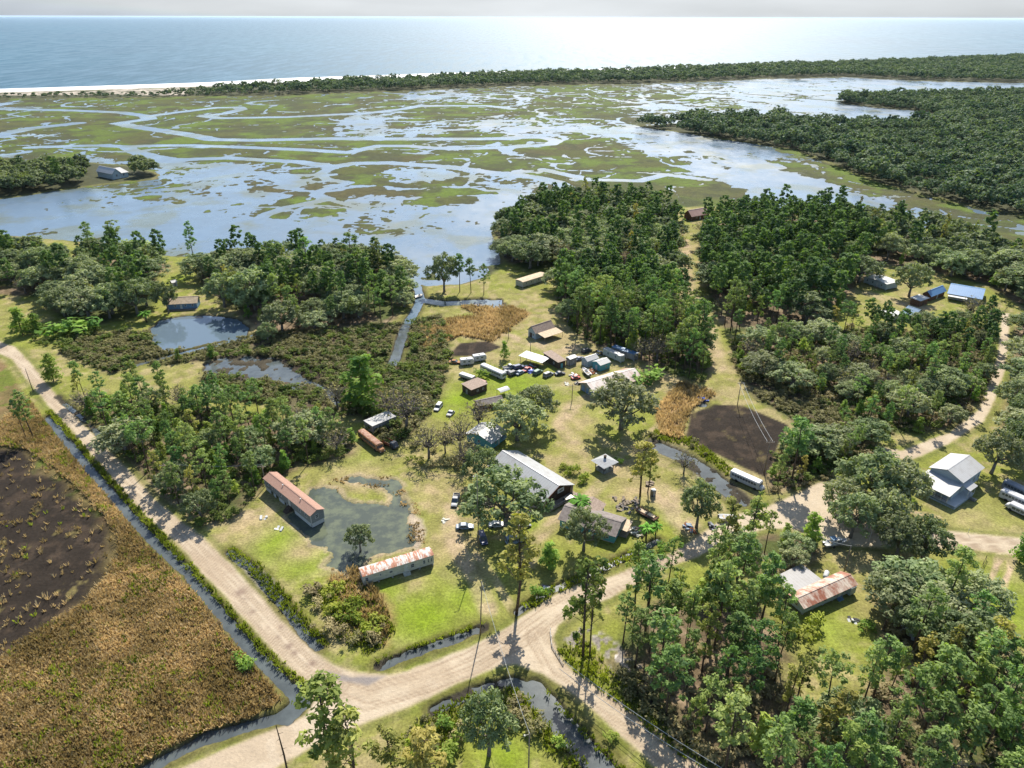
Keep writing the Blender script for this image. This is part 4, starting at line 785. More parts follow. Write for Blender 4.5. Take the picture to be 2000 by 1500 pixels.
scrubmass('ditch_bank_bushes', BANKS[:6]+BANKS[7:9], 1.9, M_SCRUB, 59, 1.2, 'low tan and green bushes along the ditch banks', hole2)
tufts('bank_grass', BANKS, 2.2, .8, M_GREENREED, 61, label='green grass along the ditch banks', cat='grass')
LB = [((640,1165),'lime_shrub'),((665,1150),'lime_shrub'),((690,1185),'lime_shrub'),((700,1215),'lime_shrub'),((675,1210),'lime_shrub'),((650,1195),'lime_shrub'),((720,1240),'lime_shrub'),((625,1185),'faded_shrub'),((640,1230),'faded_shrub'),((665,1245),'faded_shrub'),((700,1255),'faded_shrub'),((735,1250),'faded_shrub'),((612,1165),'faded_shrub'),((735,1215),'lime_shrub')]
for i, (b, k) in enumerate(LB):
    lime = k == 'lime_shrub'
    tree(k, G(*b), random.uniform(2.2, 3.6), 'yellow-green willow shrub in the thicket beside the rusty white trailer' if lime else 'brown-tipped shrub along the ditch side of the willow thicket', 'willow shrubs beside the white trailer' if lime else 'brown shrubs on the ditch bank', wide=1.2)
SH = [((880,1480),'shrub',4,'dark green shrub on the bank below the sand road at the bottom'),((905,1440),'faded_shrub',3,'tan shrub above the dark green one on the near bank'),((820,1470),'lime_shrub',3.5,'yellow-green shrub on the near bank at bottom centre'),((870,1420),'shrub',2.5,'small round shrub at the reedy pool edge'),((1000,1400),'faded_shrub',4,'grey twiggy shrub at the canal head'),((1040,1420),'faded_shrub',3.5,'brown twiggy shrub on the left canal bank'),((1090,1455),'shrub',2,'green shrub on the left canal bank'),((1195,1445),'shrub',2,'dark shrub by the culvert on the right canal bank'),((1140,940),'lime_shrub',3,'light green shrub beside the right eave of the log house'),((1120,925),'lime_shrub',3.2,'light green bush behind the right eave of the log house'),((1100,915),'lime_shrub',2.2,'yellow-green bush behind the log house roof'),((1210,905),'shrub',2,'small green bush behind the hut'),((1480,1160),'shrub',3,'green bush left of the parked skiff'),((1590,1225),'lime_shrub',4,'bright green bush at the near corner of the rust-striped trailer'),((1560,1245),'lime_shrub',4,'bright green bush below the rust-striped trailer end'),((1530,1225),'lime_shrub',3.5,'bright green bush left of the rust-striped trailer end'),((1690,1230),'shrub',2.5,'small leafy sapling on the lawn right of the rust-striped trailer'),((820,905),'lime_shrub',2.4,'bright green weed clump below the rusty bus'),((800,900),'lime_shrub',2,'green weed patch left of the bright clump below the rusty bus'),((1050,1165),'shrub',3,'dark bush on the ditch bank beside the parked mower'),((1290,1075),'shrub',2.5,'bush inside the wooden fence'),((1780,985),'shrub',2.2,'round bush below the front wall of the white house')]
for b, k, h, lab in SH: tree(k, G(*b), h, lab, wide=1.15)

scrubmass('faded_undergrowth', [w[1] for w in (WOODS[10], WOODS[11], WOODS[9], WOODS[7])], 3.6, M_FADED, 58, 2.2, 'tan twiggy undergrowth beneath the pines')
for px, tp, lab in (((760,815), 745, 'small grey half-bare tree left of the big half-bare one'), ((905,915), 850, 'half-bare tree on the grass before the moss-hung oak'), ((1245,905), 860, 'small pale half-bare tree behind the hut'), ((660,800), 735, 'grey half-bare tree at the edge of the left wood'), ((1335,925), 875, 'bare grey tree by the glinting wet strip')): tree('bare', G(*px), hgt(px, tp), lab, wide=.9)

for i, (b, h) in enumerate((((815,872),2.6),((842,912),2.2),((868,905),3.0),((890,912),2.4),((850,880),2.2),((905,895),2.6),((826,845),2.4),((745,790),2.8),((880,862),2.4))): tree('faded_shrub', G(*b), h, 'tan twiggy shrub in the brush around the moss-hung oak', 'tan shrubs in the central brush', wide=1.3)
# ================================================================ BUILDINGS
M_GLASS = mat('window_glass', (.045,.055,.065), (.10,.12,.14), .12, 1.2, .4, .6)
M_WHITE = mat('white_paint', (.47,.48,.47), (.38,.39,.37), .6, 1.5, .4, .3)
M_OFFW = mat('aged_white_siding', (.46,.46,.40), (.34,.34,.28), .65, .9, .6, .3, stretch=(1,1,3))
M_GREYSID = mat('grey_siding', (.19,.205,.20), (.155,.165,.165), .7, .8, .5, .25, stretch=(.3,.3,8))
M_CREAM = mat('cream_siding', (.42,.41,.34), (.33,.32,.27), .7, .8, .6, .25, stretch=(1,1,6))
M_TEAL = mat('teal_siding', (.10,.33,.36), (.075,.24,.27), .7, .9, .6, .25, stretch=(.5,.5,6))
M_BLUEW = mat('blue_siding', (.13,.22,.33), (.10,.17,.26), .7, .9, .5, .25)
M_PALEBL = mat('pale_blue_siding', (.36,.42,.44), (.27,.33,.36), .7, .8, .5, .25, stretch=(.5,.5,6))
M_LOG = mat('log_wall', (.085,.050,.030), (.050,.030,.020), .8, 1.5, .6, .15, stretch=(.6,.6,6), bump=.3)
M_WOOD = mat('weathered_wood', (.27,.22,.16), (.16,.13,.10), .85, 2, .6, .1, stretch=(1,5,1))
M_DWOOD = mat('dark_wood', (.095,.07,.05), (.06,.045,.035), .85, 2, .6, .1)
M_BROWNSID = mat('brown_wall', (.16,.085,.05), (.10,.055,.035), .8, 2, .6, .1)
M_GREYW = mat('grey_metal_wall', (.26,.27,.26), (.17,.165,.155), .6, 1.2, .6, .3, stretch=(1,1,.3))
M_CONC = mat('concrete', (.36,.35,.32), (.27,.26,.24), .9, 2, .6, .1)
M_RUSTY = mat('rust', (.27,.105,.05), (.13,.055,.03), .85, 2.5, .7, .1)
M_BROOF = mat('brown_shingles', (.34,.215,.165), (.27,.165,.125), .85, 2.5, .6, .12, stretch=(1,1,4))
M_GSH = mat('grey_shingles', (.21,.185,.17), (.15,.13,.12), .85, 1.2, .6, .12)
M_TANROOF = mat('tan_shingles', (.30,.235,.19), (.22,.17,.135), .85, 1.6, .6, .12)
M_BEIGE = mat('beige_sheet', (.48,.38,.26), (.36,.28,.19), .75, 1.2, .6, .2)
M_TIN = metal_roof('galvanised_roof', (.33,.34,.34), (.26,.25,.24), .9, 1, .48, .7, .5, .4)
M_GREYSHEET = metal_roof('grey_sheet_roof', (.235,.23,.225), (.19,.18,.17), .9, 0, .46, .66, .4, .5)
M_TINW = metal_roof('white_metal_roof', (.37,.37,.36), (.30,.29,.27), .8, 0, .5, .7, .5, .45)
M_RUST1 = metal_roof('rusty_white_roof', (.47,.45,.41), (.28,.10,.045), 1.1, 0, .45, .55, .9, .6, (1.5, .4, 1), .72)
M_RUST2 = metal_roof('rust_striped_roof', (.50,.42,.34), (.24,.085,.045), .75, 0, .40, .56, .42, .6, (1, .35, 1), .6)
M_RUST3 = metal_roof('barn_roof', (.50,.46,.42), (.30,.165,.105), .9, 0, .44, .60, .13, .6, (1, .4, 1), .85)
M_BLUEROOF = metal_roof('blue_metal_roof', (.085,.19,.34), (.07,.155,.28), .9, 0, .5, .7, .3, .4)
M_PINKROOF = metal_roof('faded_red_roof', (.40,.25,.20), (.30,.17,.13), .9, 0, .45, .65, .3, .6)
def foot(A, B, C):
    """nearest corner B, the two other base corners A and C as seen in the photograph; the longer side sets the bearing"""
    a, b, c = G(*A), G(*B), G(*C); u, v = a-b, c-b
    if v.length >= u.length: ex = v.normalized(); ey = Vector((-ex.y, ex.x, 0)); Lx = v.length; Ly = max(2.2, u.dot(ey))
    else: ey = u.normalized(); ex = Vector((ey.y, -ey.x, 0)); Ly = u.length; Lx = max(2.2, v.dot(ex))
    return b+ex*Lx/2+ey*Ly/2, math.atan2(ex.y, ex.x), Lx, Ly
class House:
    def __init__(s, name, label, cat, A, B, C, group=None, L=None):
        s.o, s.rz, s.lx, s.ly = foot(A, B, C)
        if L: s.lx, s.ly = L
        s.e = tag(empty(name, s.o, s.rz), label, cat, group)
    def part(s, name, mb, m, parent=None, smooth=False): return mb.build(name, m, parent or s.e, smooth)
    def walls(s, m, z0, z1, ridge=None, axis='x', x=None, y=None, name='wall'):
        x0, x1 = x or (-s.lx/2, s.lx/2); y0, y1 = y or (-s.ly/2, s.ly/2); mb = MB()
        if ridge is None: mb.box(x0, x1, y0, y1, z0, z1)
        elif axis == 'x':
            ym = (y0+y1)/2; sec = lambda X: [(X, y0, z0), (X, y1, z0), (X, y1, z1), (X, ym, ridge), (X, y0, z1)]; mb.loft([sec(x0), sec(x1)])
        else:
            xm = (x0+x1)/2; sec = lambda Yv: [(x0, Yv, z0), (x1, Yv, z0), (x1, Yv, z1), (xm, Yv, ridge), (x0, Yv, z1)]; mb.loft([sec(y0), sec(y1)])
        return s.part(name, mb, m)
    def gable(s, m, z1, ridge, axis='x', ov=.4, x=None, y=None, th=.10, name='roof', off=0.0):
        x0, x1 = x or (-s.lx/2, s.lx/2); y0, y1 = y or (-s.ly/2, s.ly/2); mb = MB(); lift = th+.02
        if axis == 'x':
            ym = (y0+y1)/2+off
            for ys in (y0, y1):
                sl = (ridge-z1)/abs(ym-ys); yo = ys+(-ov if ys < ym else ov); zo = z1-sl*ov
                mb.slab([(x0-ov, yo, zo+lift), (x1+ov, yo, zo+lift), (x1+ov, ym, ridge+lift), (x0-ov, ym, ridge+lift)], th)
        else:
            xm = (x0+x1)/2+off
            for xs in (x0, x1):
                sl = (ridge-z1)/abs(xm-xs); xo = xs+(-ov if xs < xm else ov); zo = z1-sl*ov
                mb.slab([(xo, y0-ov, zo+lift), (xo, y1+ov, zo+lift), (xm, y1+ov, ridge+lift), (xm, y0-ov, ridge+lift)], th)
        r = s.part(name, mb, m); cb = MB()
        if axis == 'x': cb.slab([(x0-ov, ym-.18, ridge+lift+.015), (x1+ov, ym-.18, ridge+lift+.015), (x1+ov, ym+.18, ridge+lift+.05), (x0-ov, ym+.18, ridge+lift+.05)], .05)
        else: cb.slab([(xm-.18, y0-ov, ridge+lift+.015), (xm-.18, y1+ov, ridge+lift+.015), (xm+.18, y1+ov, ridge+lift+.05), (xm+.18, y0-ov, ridge+lift+.05)], .05)
        s.part('ridge_cap', cb, m, r); return r
    def flat(s, m, z0, z1=None, ov=.3, x=None, y=None, th=.12, name='roof', bow=0):
        x0, x1 = x or (-s.lx/2, s.lx/2); y0, y1 = y or (-s.ly/2, s.ly/2); z1 = z0 if z1 is None else z1; mb = MB()
        if bow:
            n = 6; sec = []
            for i in range(n+1):
                t = i/n; Yv = y0-ov+(y1-y0+2*ov)*t; sec.append((Yv, z0+bow*math.sin(math.pi*t)))
            q = [(Yv, z) for Yv, z in sec]+[(Yv, z-th) for Yv, z in sec[::-1]]
            mb.loft([[(X, Yv, z+th) for Yv, z in q] for X in (x0-ov, x1+ov)])
        else: mb.slab([(x0-ov, y0-ov, z0+th), (x1+ov, y0-ov, z0+th), (x1+ov, y1+ov, z1+th), (x0-ov, y1+ov, z1+th)], th)
        return s.part(name, mb, m)
    def side(s, k, x=None, y=None):
        x0, x1 = x or (-s.lx/2, s.lx/2); y0, y1 = y or (-s.ly/2, s.ly/2)
        return {'S': ((x0, y0), (1, 0), (0, -1), x1-x0), 'N': ((x1, y1), (-1, 0), (0, 1), x1-x0), 'W': ((x0, y1), (0, -1), (-1, 0), y1-y0), 'E': ((x1, y0), (0, 1), (1, 0), y1-y0)}[k]
    def _bx(s, mb, k, t, z, w, h, d0, d1, x=None, y=None):
        (ox, oy), (dx, dy), (nx, ny), L = s.side(k, x, y); u0, u1 = L*t-w/2, L*t+w/2; vs = []
        for zz in (z, z+h):
            for u, d in ((u0, d0), (u1, d0), (u1, d1), (u0, d1)): vs.append((ox+dx*u+nx*d, oy+dy*u+ny*d, zz))
        mb.add(vs, [(0, 1, 2, 3), (4, 5, 6, 7), (0, 1, 5, 4), (1, 2, 6, 5), (2, 3, 7, 6), (3, 0, 4, 7)])
    def window(s, k, t, z, w=.9, h=1.1, m=None, x=None, y=None, glass=None):
        mb = MB(); b = .09; L = s.side(k, x, y)[3]
        s._bx(mb, k, t-(w/2-b/2)/L, z, b, h, 0, .07, x, y); s._bx(mb, k, t+(w/2-b/2)/L, z, b, h, 0, .07, x, y)
        s._bx(mb, k, t, z+h-b, w-2*b, b, 0, .066, x, y); s._bx(mb, k, t, z, w-2*b, b, 0, .066, x, y); s._bx(mb, k, t, z+h/2-.025, w-2*b, .05, 0, .05, x, y)
        f = s.part('window', mb, m or M_WHITE); p = MB(); s._bx(p, k, t, z+b, w-2*b, h-2*b, -.02, .025, x, y); s.part('pane', p, glass or M_GLASS, f); return f
    def door(s, k, t, z, w=.95, h=2.05, m=None, x=None, y=None):
        mb = MB(); s._bx(mb, k, t, z, w, h, 0, .05, x, y); d = s.part('door', mb, m or M_WHITE); hb = MB(); L = s.side(k, x, y)[3]; s._bx(hb, k, t+.36*w/L, z+1.0, .08, .08, .05, .10, x, y); s.part('handle', hb, M_DWOOD, d); return d
    def steps(s, k, t, z, w=1.4, m=None, run=.28):
        mb = MB(); n = max(2, int(z/.19))
        for i in range(n): s._bx(mb, k, t, 0, w, z*(n-i)/n, run*i+.02, run*(i+1)+.02)
        for sg in (-1, 1): s._bx(mb, k, t+sg*(w/2+.03)/s.side(k)[3], z*.2, .05, z*.8+.9, .05, .10)
        return s.part('steps', mb, m or M_WOOD)
    def piers(s, z, nx, ny, m=None, name='pier'):
        for i in range(nx):
            for j in range(ny):
                X = -s.lx/2+.3+(s.lx-.6)*i/(nx-1); Yv = -s.ly/2+.25+(s.ly-.5)*j/max(1, ny-1); s.part(name, MB().box(X-.2, X+.2, Yv-.2, Yv+.2, -.05, z), m or M_CONC)
    def posts(s, pts, z, w=.12, m=None):
        for X, Yv in pts: s.part('post', MB().box(X-w/2, X+w/2, Yv-w/2, Yv+w/2, -.05, z), m or M_WOOD)
# --- grey mobile home with brown roof
h = House('mobile_home', 'long grey mobile home with brown roof standing on white skirting by the yard pond', 'mobile home', (520,957), (610,1031), (646,1027))
h.walls(M_GREYSID, 1.25, 4.1, 4.95, 'y'); h.gable(M_BROOF, 4.1, 4.95, 'y', .3)
sk = MB()
for k, a, b in (('W', .0, .12), ('W', .19, .23), ('W', .30, .42), ('W', .47, .58), ('W', .64, .985), ('S', .02, .98), ('E', .02, .98), ('N', .02, .98)):
    h._bx(sk, k, (a+b)/2, .0, (b-a)*h.side(k)[3], 1.24, -.06, -.02)
h.part('skirting', sk, M_WHITE)
for sx, sy in ((-1,-1),(1,-1),(-1,1),(1,1)):
    X, Yv = sx*h.lx/2, sy*h.ly/2; h.part('corner_trim', MB().box(X-.06, X+.06, Yv-.06, Yv+.06, 1.2, 4.1), M_WHITE)
h.piers(1.2, 2, 7)
for t in (.08, .17, .26, .36, .77, .9): h.window('W', t, 2.3, 1.0, 1.2)
h.window('S', .45, 2.3, 1.0, 1.2); h.door('W', .55, 1.5); h.steps('W', .55, 1.4, 1.8, M_DWOOD)
for x, y in ((.0, .16), (.0, -.22)): h.part('roof_vent', MB().lathe([(.12, 4.9), (.12, 5.25), (.2, 5.25), (.2, 5.32)], 8, -.6, y*h.ly), M_WHITE)
# --- rusty white trailer
h = House('mobile_home', 'white single trailer with streaky rusted roof beside the yard pond tree', 'mobile home', (692,1134), (711,1147), (848,1104))
h.walls(M_OFFW, .62, 3.25); h.flat(M_RUST1, 3.25, ov=.12, bow=.38, th=.08)
h.part('trim_band', MB().box(-h.lx/2-.03, h.lx/2+.03, -h.ly/2-.03, h.ly/2+.03, 3.08, 3.24), M_WHITE)
h.part('chassis', MB().box(-h.lx/2+.5, h.lx/2-.5, -h.ly/2+.5, -h.ly/2+.7, .35, .61).box(-h.lx/2+.5, h.lx/2-.5, h.ly/2-.7, h.ly/2-.5, .35, .61), M_DWOOD); h.piers(.36, 6, 2)
for t, w, z in ((.05, .8, 1.5), (.24, .5, 1.9), (.385, .9, 1.8), (.69, 1.0, 1.4), (.86, .7, 1.4), (.92, .5, 1.4), (.965, .5, 1.4)): h.window('S', t, z, w, 1.2 if z < 1.6 else .7)
h.window('W', .65, 1.5, .7, 1.3); h.door('S', .60, .8); h.steps('S', .60, .75, 1.7, M_OFFW)
# --- log house with white metal roof
h = House('log_house', 'dark log house under a long pale metal roof with a white banner', 'house', (959,926), (1062,994), (1121,968))
h.walls(M_LOG, .0, 3.3, 5.6, 'y'); h.gable(M_TIN, 3.3, 5.7, 'y', .75, off=-.2)
for i in range(9):
    for sx in (-1, 1): h.part('log_end', MB().box(sx*h.lx/2-.14, sx*h.lx/2+.14, -h.ly/2-.75, -h.ly/2-.02, .25+i*.34, .45+i*.34), M_BEIGE)
h.part('fascia', MB().slab([(-h.lx/2-.8, -h.ly/2-.80, 2.95), (-.2, -h.ly/2-.80, 5.86), (-.2, -h.ly/2-.78, 5.66), (-h.lx/2-.8, -h.ly/2-.78, 2.75)], .06), M_RUSTY)
bn = h.part('banner', MB().box(-.2, 2.3, -h.ly/2-.14, -h.ly/2-.09, 2.6, 4.0), M_WHITE)
h.part('emblem', MB().lathe([(.26, 0), (.26, .03)], 12), M_DWOOD, bn).matrix_local = Matrix.Translation((.75, -h.ly/2-.145, 3.25)) @ Matrix.Rotation(R(90), 4, 'X')
h.part('emblem', MB().box(1.15, 1.75, -h.ly/2-.17, -h.ly/2-.145, 3.05, 3.5), M_DWOOD, bn)
dk = h.part('porch', MB().box(-h.lx/2, h.lx/2+.8, -h.ly/2-2.6, -h.ly/2-.15, .55, .7), M_WOOD)
rl = MB()
for i in range(14): rl.box(-h.lx/2+i*h.lx/13-.03, -h.lx/2+i*h.lx/13+.03, -h.ly/2-2.58, -h.ly/2-2.50, .7, 1.55)
rl.box(-h.lx/2, h.lx/2, -h.ly/2-2.60, -h.ly/2-2.48, 1.55, 1.63); h.part('railing', rl, M_GREYW)
for i in range(4): h.part('porch_post', MB().box(-h.lx/2+i*h.lx/3-.07, -h.lx/2+i*h.lx/3+.07, -h.ly/2-2.5, -h.ly/2-2.36, -.05, .55), M_WOOD)
h.door('S', .38, .72, m=M_DWOOD)
for t in (.2, .4, .6, .8): h.window('W', t, 1.2, .9, 1.2)
h.part('gutter', MB().tube([(-h.lx/2-.8, -h.ly/2-.7, 2.93), (-h.lx/2-.8, h.ly/2+.7, 2.93)], .07, 6), M_GREYW)
# --- teal house
h = House('teal_house', 'teal cottage with grey-brown shingle roof and a rear wing behind the pale oak', 'house', (1093,1030), (1199,1063), (1241,1036))
h.walls(M_TEAL, .45, 2.9, 4.3, 'y'); h.gable(M_GSH, 2.9, 4.35, 'y', .5)
h.part('foundation', MB().box(-h.lx/2+.15, h.lx/2-.15, -h.ly/2+.15, h.ly/2-.15, -.05, .44), M_CONC)
yw = (h.ly*-.05, h.ly*.38); xw = (h.lx*.0, h.lx/2+3.2)
h.walls(M_TEAL, .45, 2.9, 4.0, 'x', xw, yw, 'wing_wall'); h.gable(M_TANROOF, 2.9, 4.05, 'x', .4, xw, yw, name='wing_roof')
for t in (.12, .3, .5, .7, .87): h.window('W', t, 1.2, .9, 1.1)
h.window('S', .3, 1.25, .8, 1.1); h.window('S', .72, 1.25, .8, 1.1); h.door('W', .6, .5); h.steps('W', .6, .45, 1.3)
h.part('porch_roof', MB().slab([(-.5, -h.ly/2-2.2, 2.35), (h.lx/2+.4, -h.ly/2-2.2, 2.35), (h.lx/2+.4, -h.ly/2-.05, 2.62), (-.5, -h.ly/2-.05, 2.62)], .08), M_BEIGE)
h.posts([(-.4, -h.ly/2-2.1), (h.lx/2+.3, -h.ly/2-2.1)], 2.28); h.part('porch', MB().box(-.5, h.lx/2+.4, -h.ly/2-2.2, -h.ly/2-.02, .25, .4), M_WOOD)
# --- small hut with pyramid roof
h = House('hut', 'small square hut with pyramid metal roof topped by a dark vent', 'hut', (1162,916), (1179,927), (1198,918))
h.walls(M_GREYW, .0, 1.0, name='low_wall'); L2 = h.lx/2; W2 = h.ly/2
h.posts([(sx*(L2-.08), sy*(W2-.08)) for sx in (-1, 1) for sy in (-1, 1)], 3.0, .16, M_DWOOD)
h.part('inner_wall', MB().box(-L2*.2, L2-.2, -W2*.1, W2-.2, 1.0, 2.9), M_DWOOD)
a = 1.0; rb = MB(); z0 = 2.95
rb.add([(-L2-a, -W2-a, z0), (L2+a, -W2-a, z0), (L2+a, W2+a, z0), (-L2-a, W2+a, z0), (0, 0, 4.2)], [(0, 1, 4), (1, 2, 4), (2, 3, 4), (3, 0, 4), (3, 2, 1, 0)]); h.part('roof', rb, M_TIN)
h.part('vent', MB().box(-.28, .28, -.28, .28, 4.0, 4.85).box(-.36, .36, -.36, .36, 4.86, 4.96), M_DWOOD); h.part('sign', MB().box(-1.2, -.1, -W2-.06, -W2-.01, 1.1, 2.0), M_PALEBL)
# --- white two-level house
h = House('white_house', 'white raised house with two stepped pale metal roofs and a front porch stair', 'house', (1796,952), (1846,988), (1908,943))
xf = (-h.lx/2, -h.lx/2+h.lx*.42); xr = (-h.lx/2+h.lx*.36, h.lx/2)
h.walls(M_PALEBL, 1.0, 3.6, None, x=(xf[0]+2.2, xf[1]), name='front_wall'); h.walls(M_PALEBL, 1.0, 5.4, 7.0, 'x', x=xr, name='wall')
h.gable(M_TINW, 5.4, 7.05, 'x', .5, x=xr)
h.part('lower_roof', MB().slab([(xf[0]-.5, -h.ly/2-.5, 3.5), (xr[0]+.02, -h.ly/2-.5, 4.5), (xr[0]+.02, h.ly/2+.5, 4.5), (xf[0]-.5, h.ly/2+.5, 3.5)], .1), M_TINW)
h.part('side_roof', MB().slab([(xr[0], -h.ly/2-2.6, 3.55), (xr[0]+4.5, -h.ly/2-2.6, 3.55), (xr[0]+4.5, -h.ly/2-.02, 4.35), (xr[0], -h.ly/2-.02, 4.35)], .1), M_TINW)
h.part('porch', MB().box(xf[0], xr[0]+4.3, -h.ly/2-2.4, h.ly/2, .86, .99), M_WHITE); h.part('skirting', MB().box(xf[0]+.06, xr[0]+4.2, -h.ly/2-2.3, h.ly/2-.06, -.05, .5), M_PALEBL)
for i in range(6): h.part('porch_post', MB().box(xf[0]-.07+.1, xf[0]+.07+.1, -h.ly/2-.1+i*h.ly/5, -h.ly/2+.06+i*h.ly/5, 1.0, 3.52), M_WHITE)
for i in range(3): h.part('porch_post', MB().box(xr[0]+i*2.1-.07, xr[0]+i*2.1+.07, -h.ly/2-2.38, -h.ly/2-2.24, 1.0, 3.5), M_WHITE)
rl = MB().box(xf[0]+.02, xf[0]+.10, -h.ly/2, h.ly/2, 1.75, 1.83)
for i in range(26): rl.box(xf[0]+.04, xf[0]+.08, -h.ly/2+i*h.ly/25-.02, -h.ly/2+i*h.ly/25+.02, 1.0, 1.75)
h.part('railing', rl, M_BROWNSID); h.door('W', .5, 1.05, x=(xf[0]+2.2, xf[1])); h.window('W', .2, 1.8, 1.1, 1.2, x=(xf[0]+2.2, xf[1])); h.window('W', .8, 1.8, 1.1, 1.2, x=(xf[0]+2.2, xf[1]))
for t in (.45, .7, .9): h.window('S', t, 2.2, 1.0, 1.3, x=xr)
st = MB()
for i in range(6): st.box(xr[0]+.3+i*.30+1.3, xr[0]+.3+(i+1)*.30+1.3, -h.ly/2-3.9, -h.ly/2-2.45, 0, .9*(6-i)/6)
h.part('steps', st, M_GREYW)
# --- rust-striped trailer with carport
h = House('trailer_house', 'pale trailer house with rust-striped metal roof and a flat carport behind', 'mobile home', (1535,1181), (1566,1202), (1665,1157))
h.walls(M_PALEBL, .5, 2.75, 3.6, 'x'); h.gable(M_RUST2, 2.75, 3.65, 'x', .55); h.piers(.5, 6, 2)
for t in (.12, .3, .42, .62, .8, .93): h.window('S', t, 1.35, .9, 1.0)
h.window('W', .5, 1.35, .9, 1.0); h.door('S', .72, .6); h.steps('S', .72, .6, 1.5, M_BLUEW); h.part('bay', MB().box(h.lx/2-2.0, h.lx/2-.1, -h.ly/2-.7, -h.ly/2-.02, .4, 2.5), M_PALEBL)
h = House('carport', 'flat grey metal carport roof on posts behind the rust-striped trailer', 'carport', (1518,1155), (1540,1178), (1602,1146), L=(9.6, 7.4))
h.flat(M_GREYSHEET, 2.5, 2.75, ov=.1); h.posts([(sx*h.lx*.47, sy*h.ly*.46) for sx in (-1, 0, 1) for sy in (-1, 1)], 2.45); h.part('beam', MB().box(-h.lx/2, h.lx/2, -h.ly*.46-.06, -h.ly*.46+.06, 2.28, 2.42).box(-h.lx/2, h.lx/2, h.ly*.46-.06, h.ly*.46+.06, 2.5, 2.64), M_WOOD)
# --- barn
h = House('barn', 'long low barn with rusted pale roof behind the dome-shaped oak', 'barn', (1134,760), (1162,779), (1250,751))
h.walls(M_GREYW, .0, 2.8, 4.5, 'x'); h.gable(M_RUST3, 2.8, 4.6, 'x', .8)
for t in (.2, .5, .8): h.door('W', t, .0, 1.6, 2.3, M_BLUEW)
for t in (.15, .35, .6, .85): h.window('S', t, 1.1, 1.0, 1.0)
# --- brown roofed shed with lean-to
h = House('barn_shed', 'pale shed with brown gable roof and a beige lean-to by the pine wood', 'shed', (1027,658), (1058,669), (1093,657))
ym = -h.ly*.05; h.walls(M_PALEBL, .0, 3.2, 5.2, 'x', y=(ym, h.ly/2)); h.gable(M_TANROOF, 3.2, 5.3, 'x', .5, y=(ym, h.ly/2))
h.part('lean_to', MB().slab([(-h.lx/2+.6, -h.ly/2-1.2, 2.3), (h.lx/2+.8, -h.ly/2-1.2, 2.3), (h.lx/2+.8, ym-.55, 2.9), (-h.lx/2+.6, ym-.55, 2.9)], .1), M_BEIGE)
h.posts([(-h.lx/2+.8, -h.ly/2-1), (0, -h.ly/2-1), (h.lx/2+.6, -h.ly/2-1)], 2.28); h.door('W', .35, .05, 1.6, 2.2, M_DWOOD, y=(ym, h.ly/2)); h.window('W', .7, 1.2, .9, 1.0, y=(ym, h.ly/2)); h.door('S', .5, .05, 2.4, 2.3, M_DWOOD, y=(ym, h.ly/2))
# --- junkyard sheds
h = House('canopy', 'white flat-roofed open canopy over junk in the yard', 'canopy', (1014,708), (1058,721), (1081,714))
h.flat(M_TINW, 2.6, 2.9, ov=.2); h.posts([(sx*h.lx*.46, sy*h.ly*.46) for sx in (-1, 1) for sy in (-1, 0, 1)], 2.58)
h = House('shed', 'dark shed with tan flat roof behind the white canopy', 'shed', (1062,704), (1090,721), (1101,715))
h.walls(M_DWOOD, .0, 2.9); h.flat(M_TANROOF, 2.95, 3.3, ov=.4); h.door('S', .5, 0, 1.0, 2.0, M_TEAL); h.window('W', .7, 1.1, .8, .9)
def small_shed(label, A, B, C, z, rz, wm, rm, group='small sheds in the junk yard', axis='x', dm=None):
    h = House('shed', label, 'shed', A, B, C, group); h.walls(wm, .0, z, rz, axis); h.gable(rm, z, rz+.05, axis, .25, th=.07); h.door('W', .5, .05, 1.0, 1.9, dm or M_WHITE); h.window('S', .6, 1.0, .7, .8); return h
small_shed('upright grey shed with white top in the middle of the yard', (1108,710), (1113,715), (1126,710), 2.9, 3.2, M_GREYW, M_TINW)
small_shed('pale blue shed with white roof, upper of the close pair', (1138,711), (1147,718), (1168,711), 2.7, 3.6, M_PALEBL, M_TINW)
small_shed('teal-sided shed with white roof, lower of the close pair', (1158,718), (1172,726), (1191,719), 2.7, 3.5, M_TEAL, M_TINW)
h = House('long_trailer', 'long low white-roofed trailer along the edge of the pine wood', 'trailer', (1177,694), (1212,710), (1220,707)); h.walls(M_OFFW, .5, 2.9); h.flat(M_TINW, 2.92, ov=.1); h.piers(.5, 2, 4); h.window('W', .3, 1.4); h.window('W', .7, 1.4)
h = House('long_trailer', 'second long trailer with blue-grey roof nearer the pines', 'trailer', (1194,690), (1238,706), (1246,702)); h.walls(M_GREYW, .5, 2.8); h.flat(M_BLUEROOF, 2.82, ov=.1); h.piers(.5, 2, 4); h.window('W', .5, 1.4)
h = House('hut', 'dark plank hut with brown flat roof on the bright lawn', 'hut', (905,764), (921,775), (951,763)); h.walls(M_DWOOD, .0, 2.7); h.flat(M_TANROOF, 2.75, 3.1, ov=.3); h.door('W', .5, .0, 1.1, 1.9, M_GREYW); h.window('S', .4, 1.1, .8, .8); h.window('S', .75, 1.1, .8, .8)
h = House('low_cabin', 'low cabin with dark purple-grey shingle roof behind the tall oak', 'cabin', (921,795), (935,803), (982,793)); h.walls(M_BROWNSID, .0, 2.2, 3.0, 'x'); h.gable(M_GSH, 2.2, 3.05, 'x', .4); h.window('S', .3, .9); h.window('S', .7, .9); h.door('W', .5, 0, m=M_DWOOD)
h = House('canopy', 'small white cloth canopy near the dark plank hut', 'canopy', (968,771), (978,776), (995,770)); h.flat(M_WHITE, 1.9, ov=.2, bow=.6); h.posts([(sx*h.lx*.45, sy*h.ly*.45) for sx in (-1, 1) for sy in (-1, 1)], 1.9, .08)
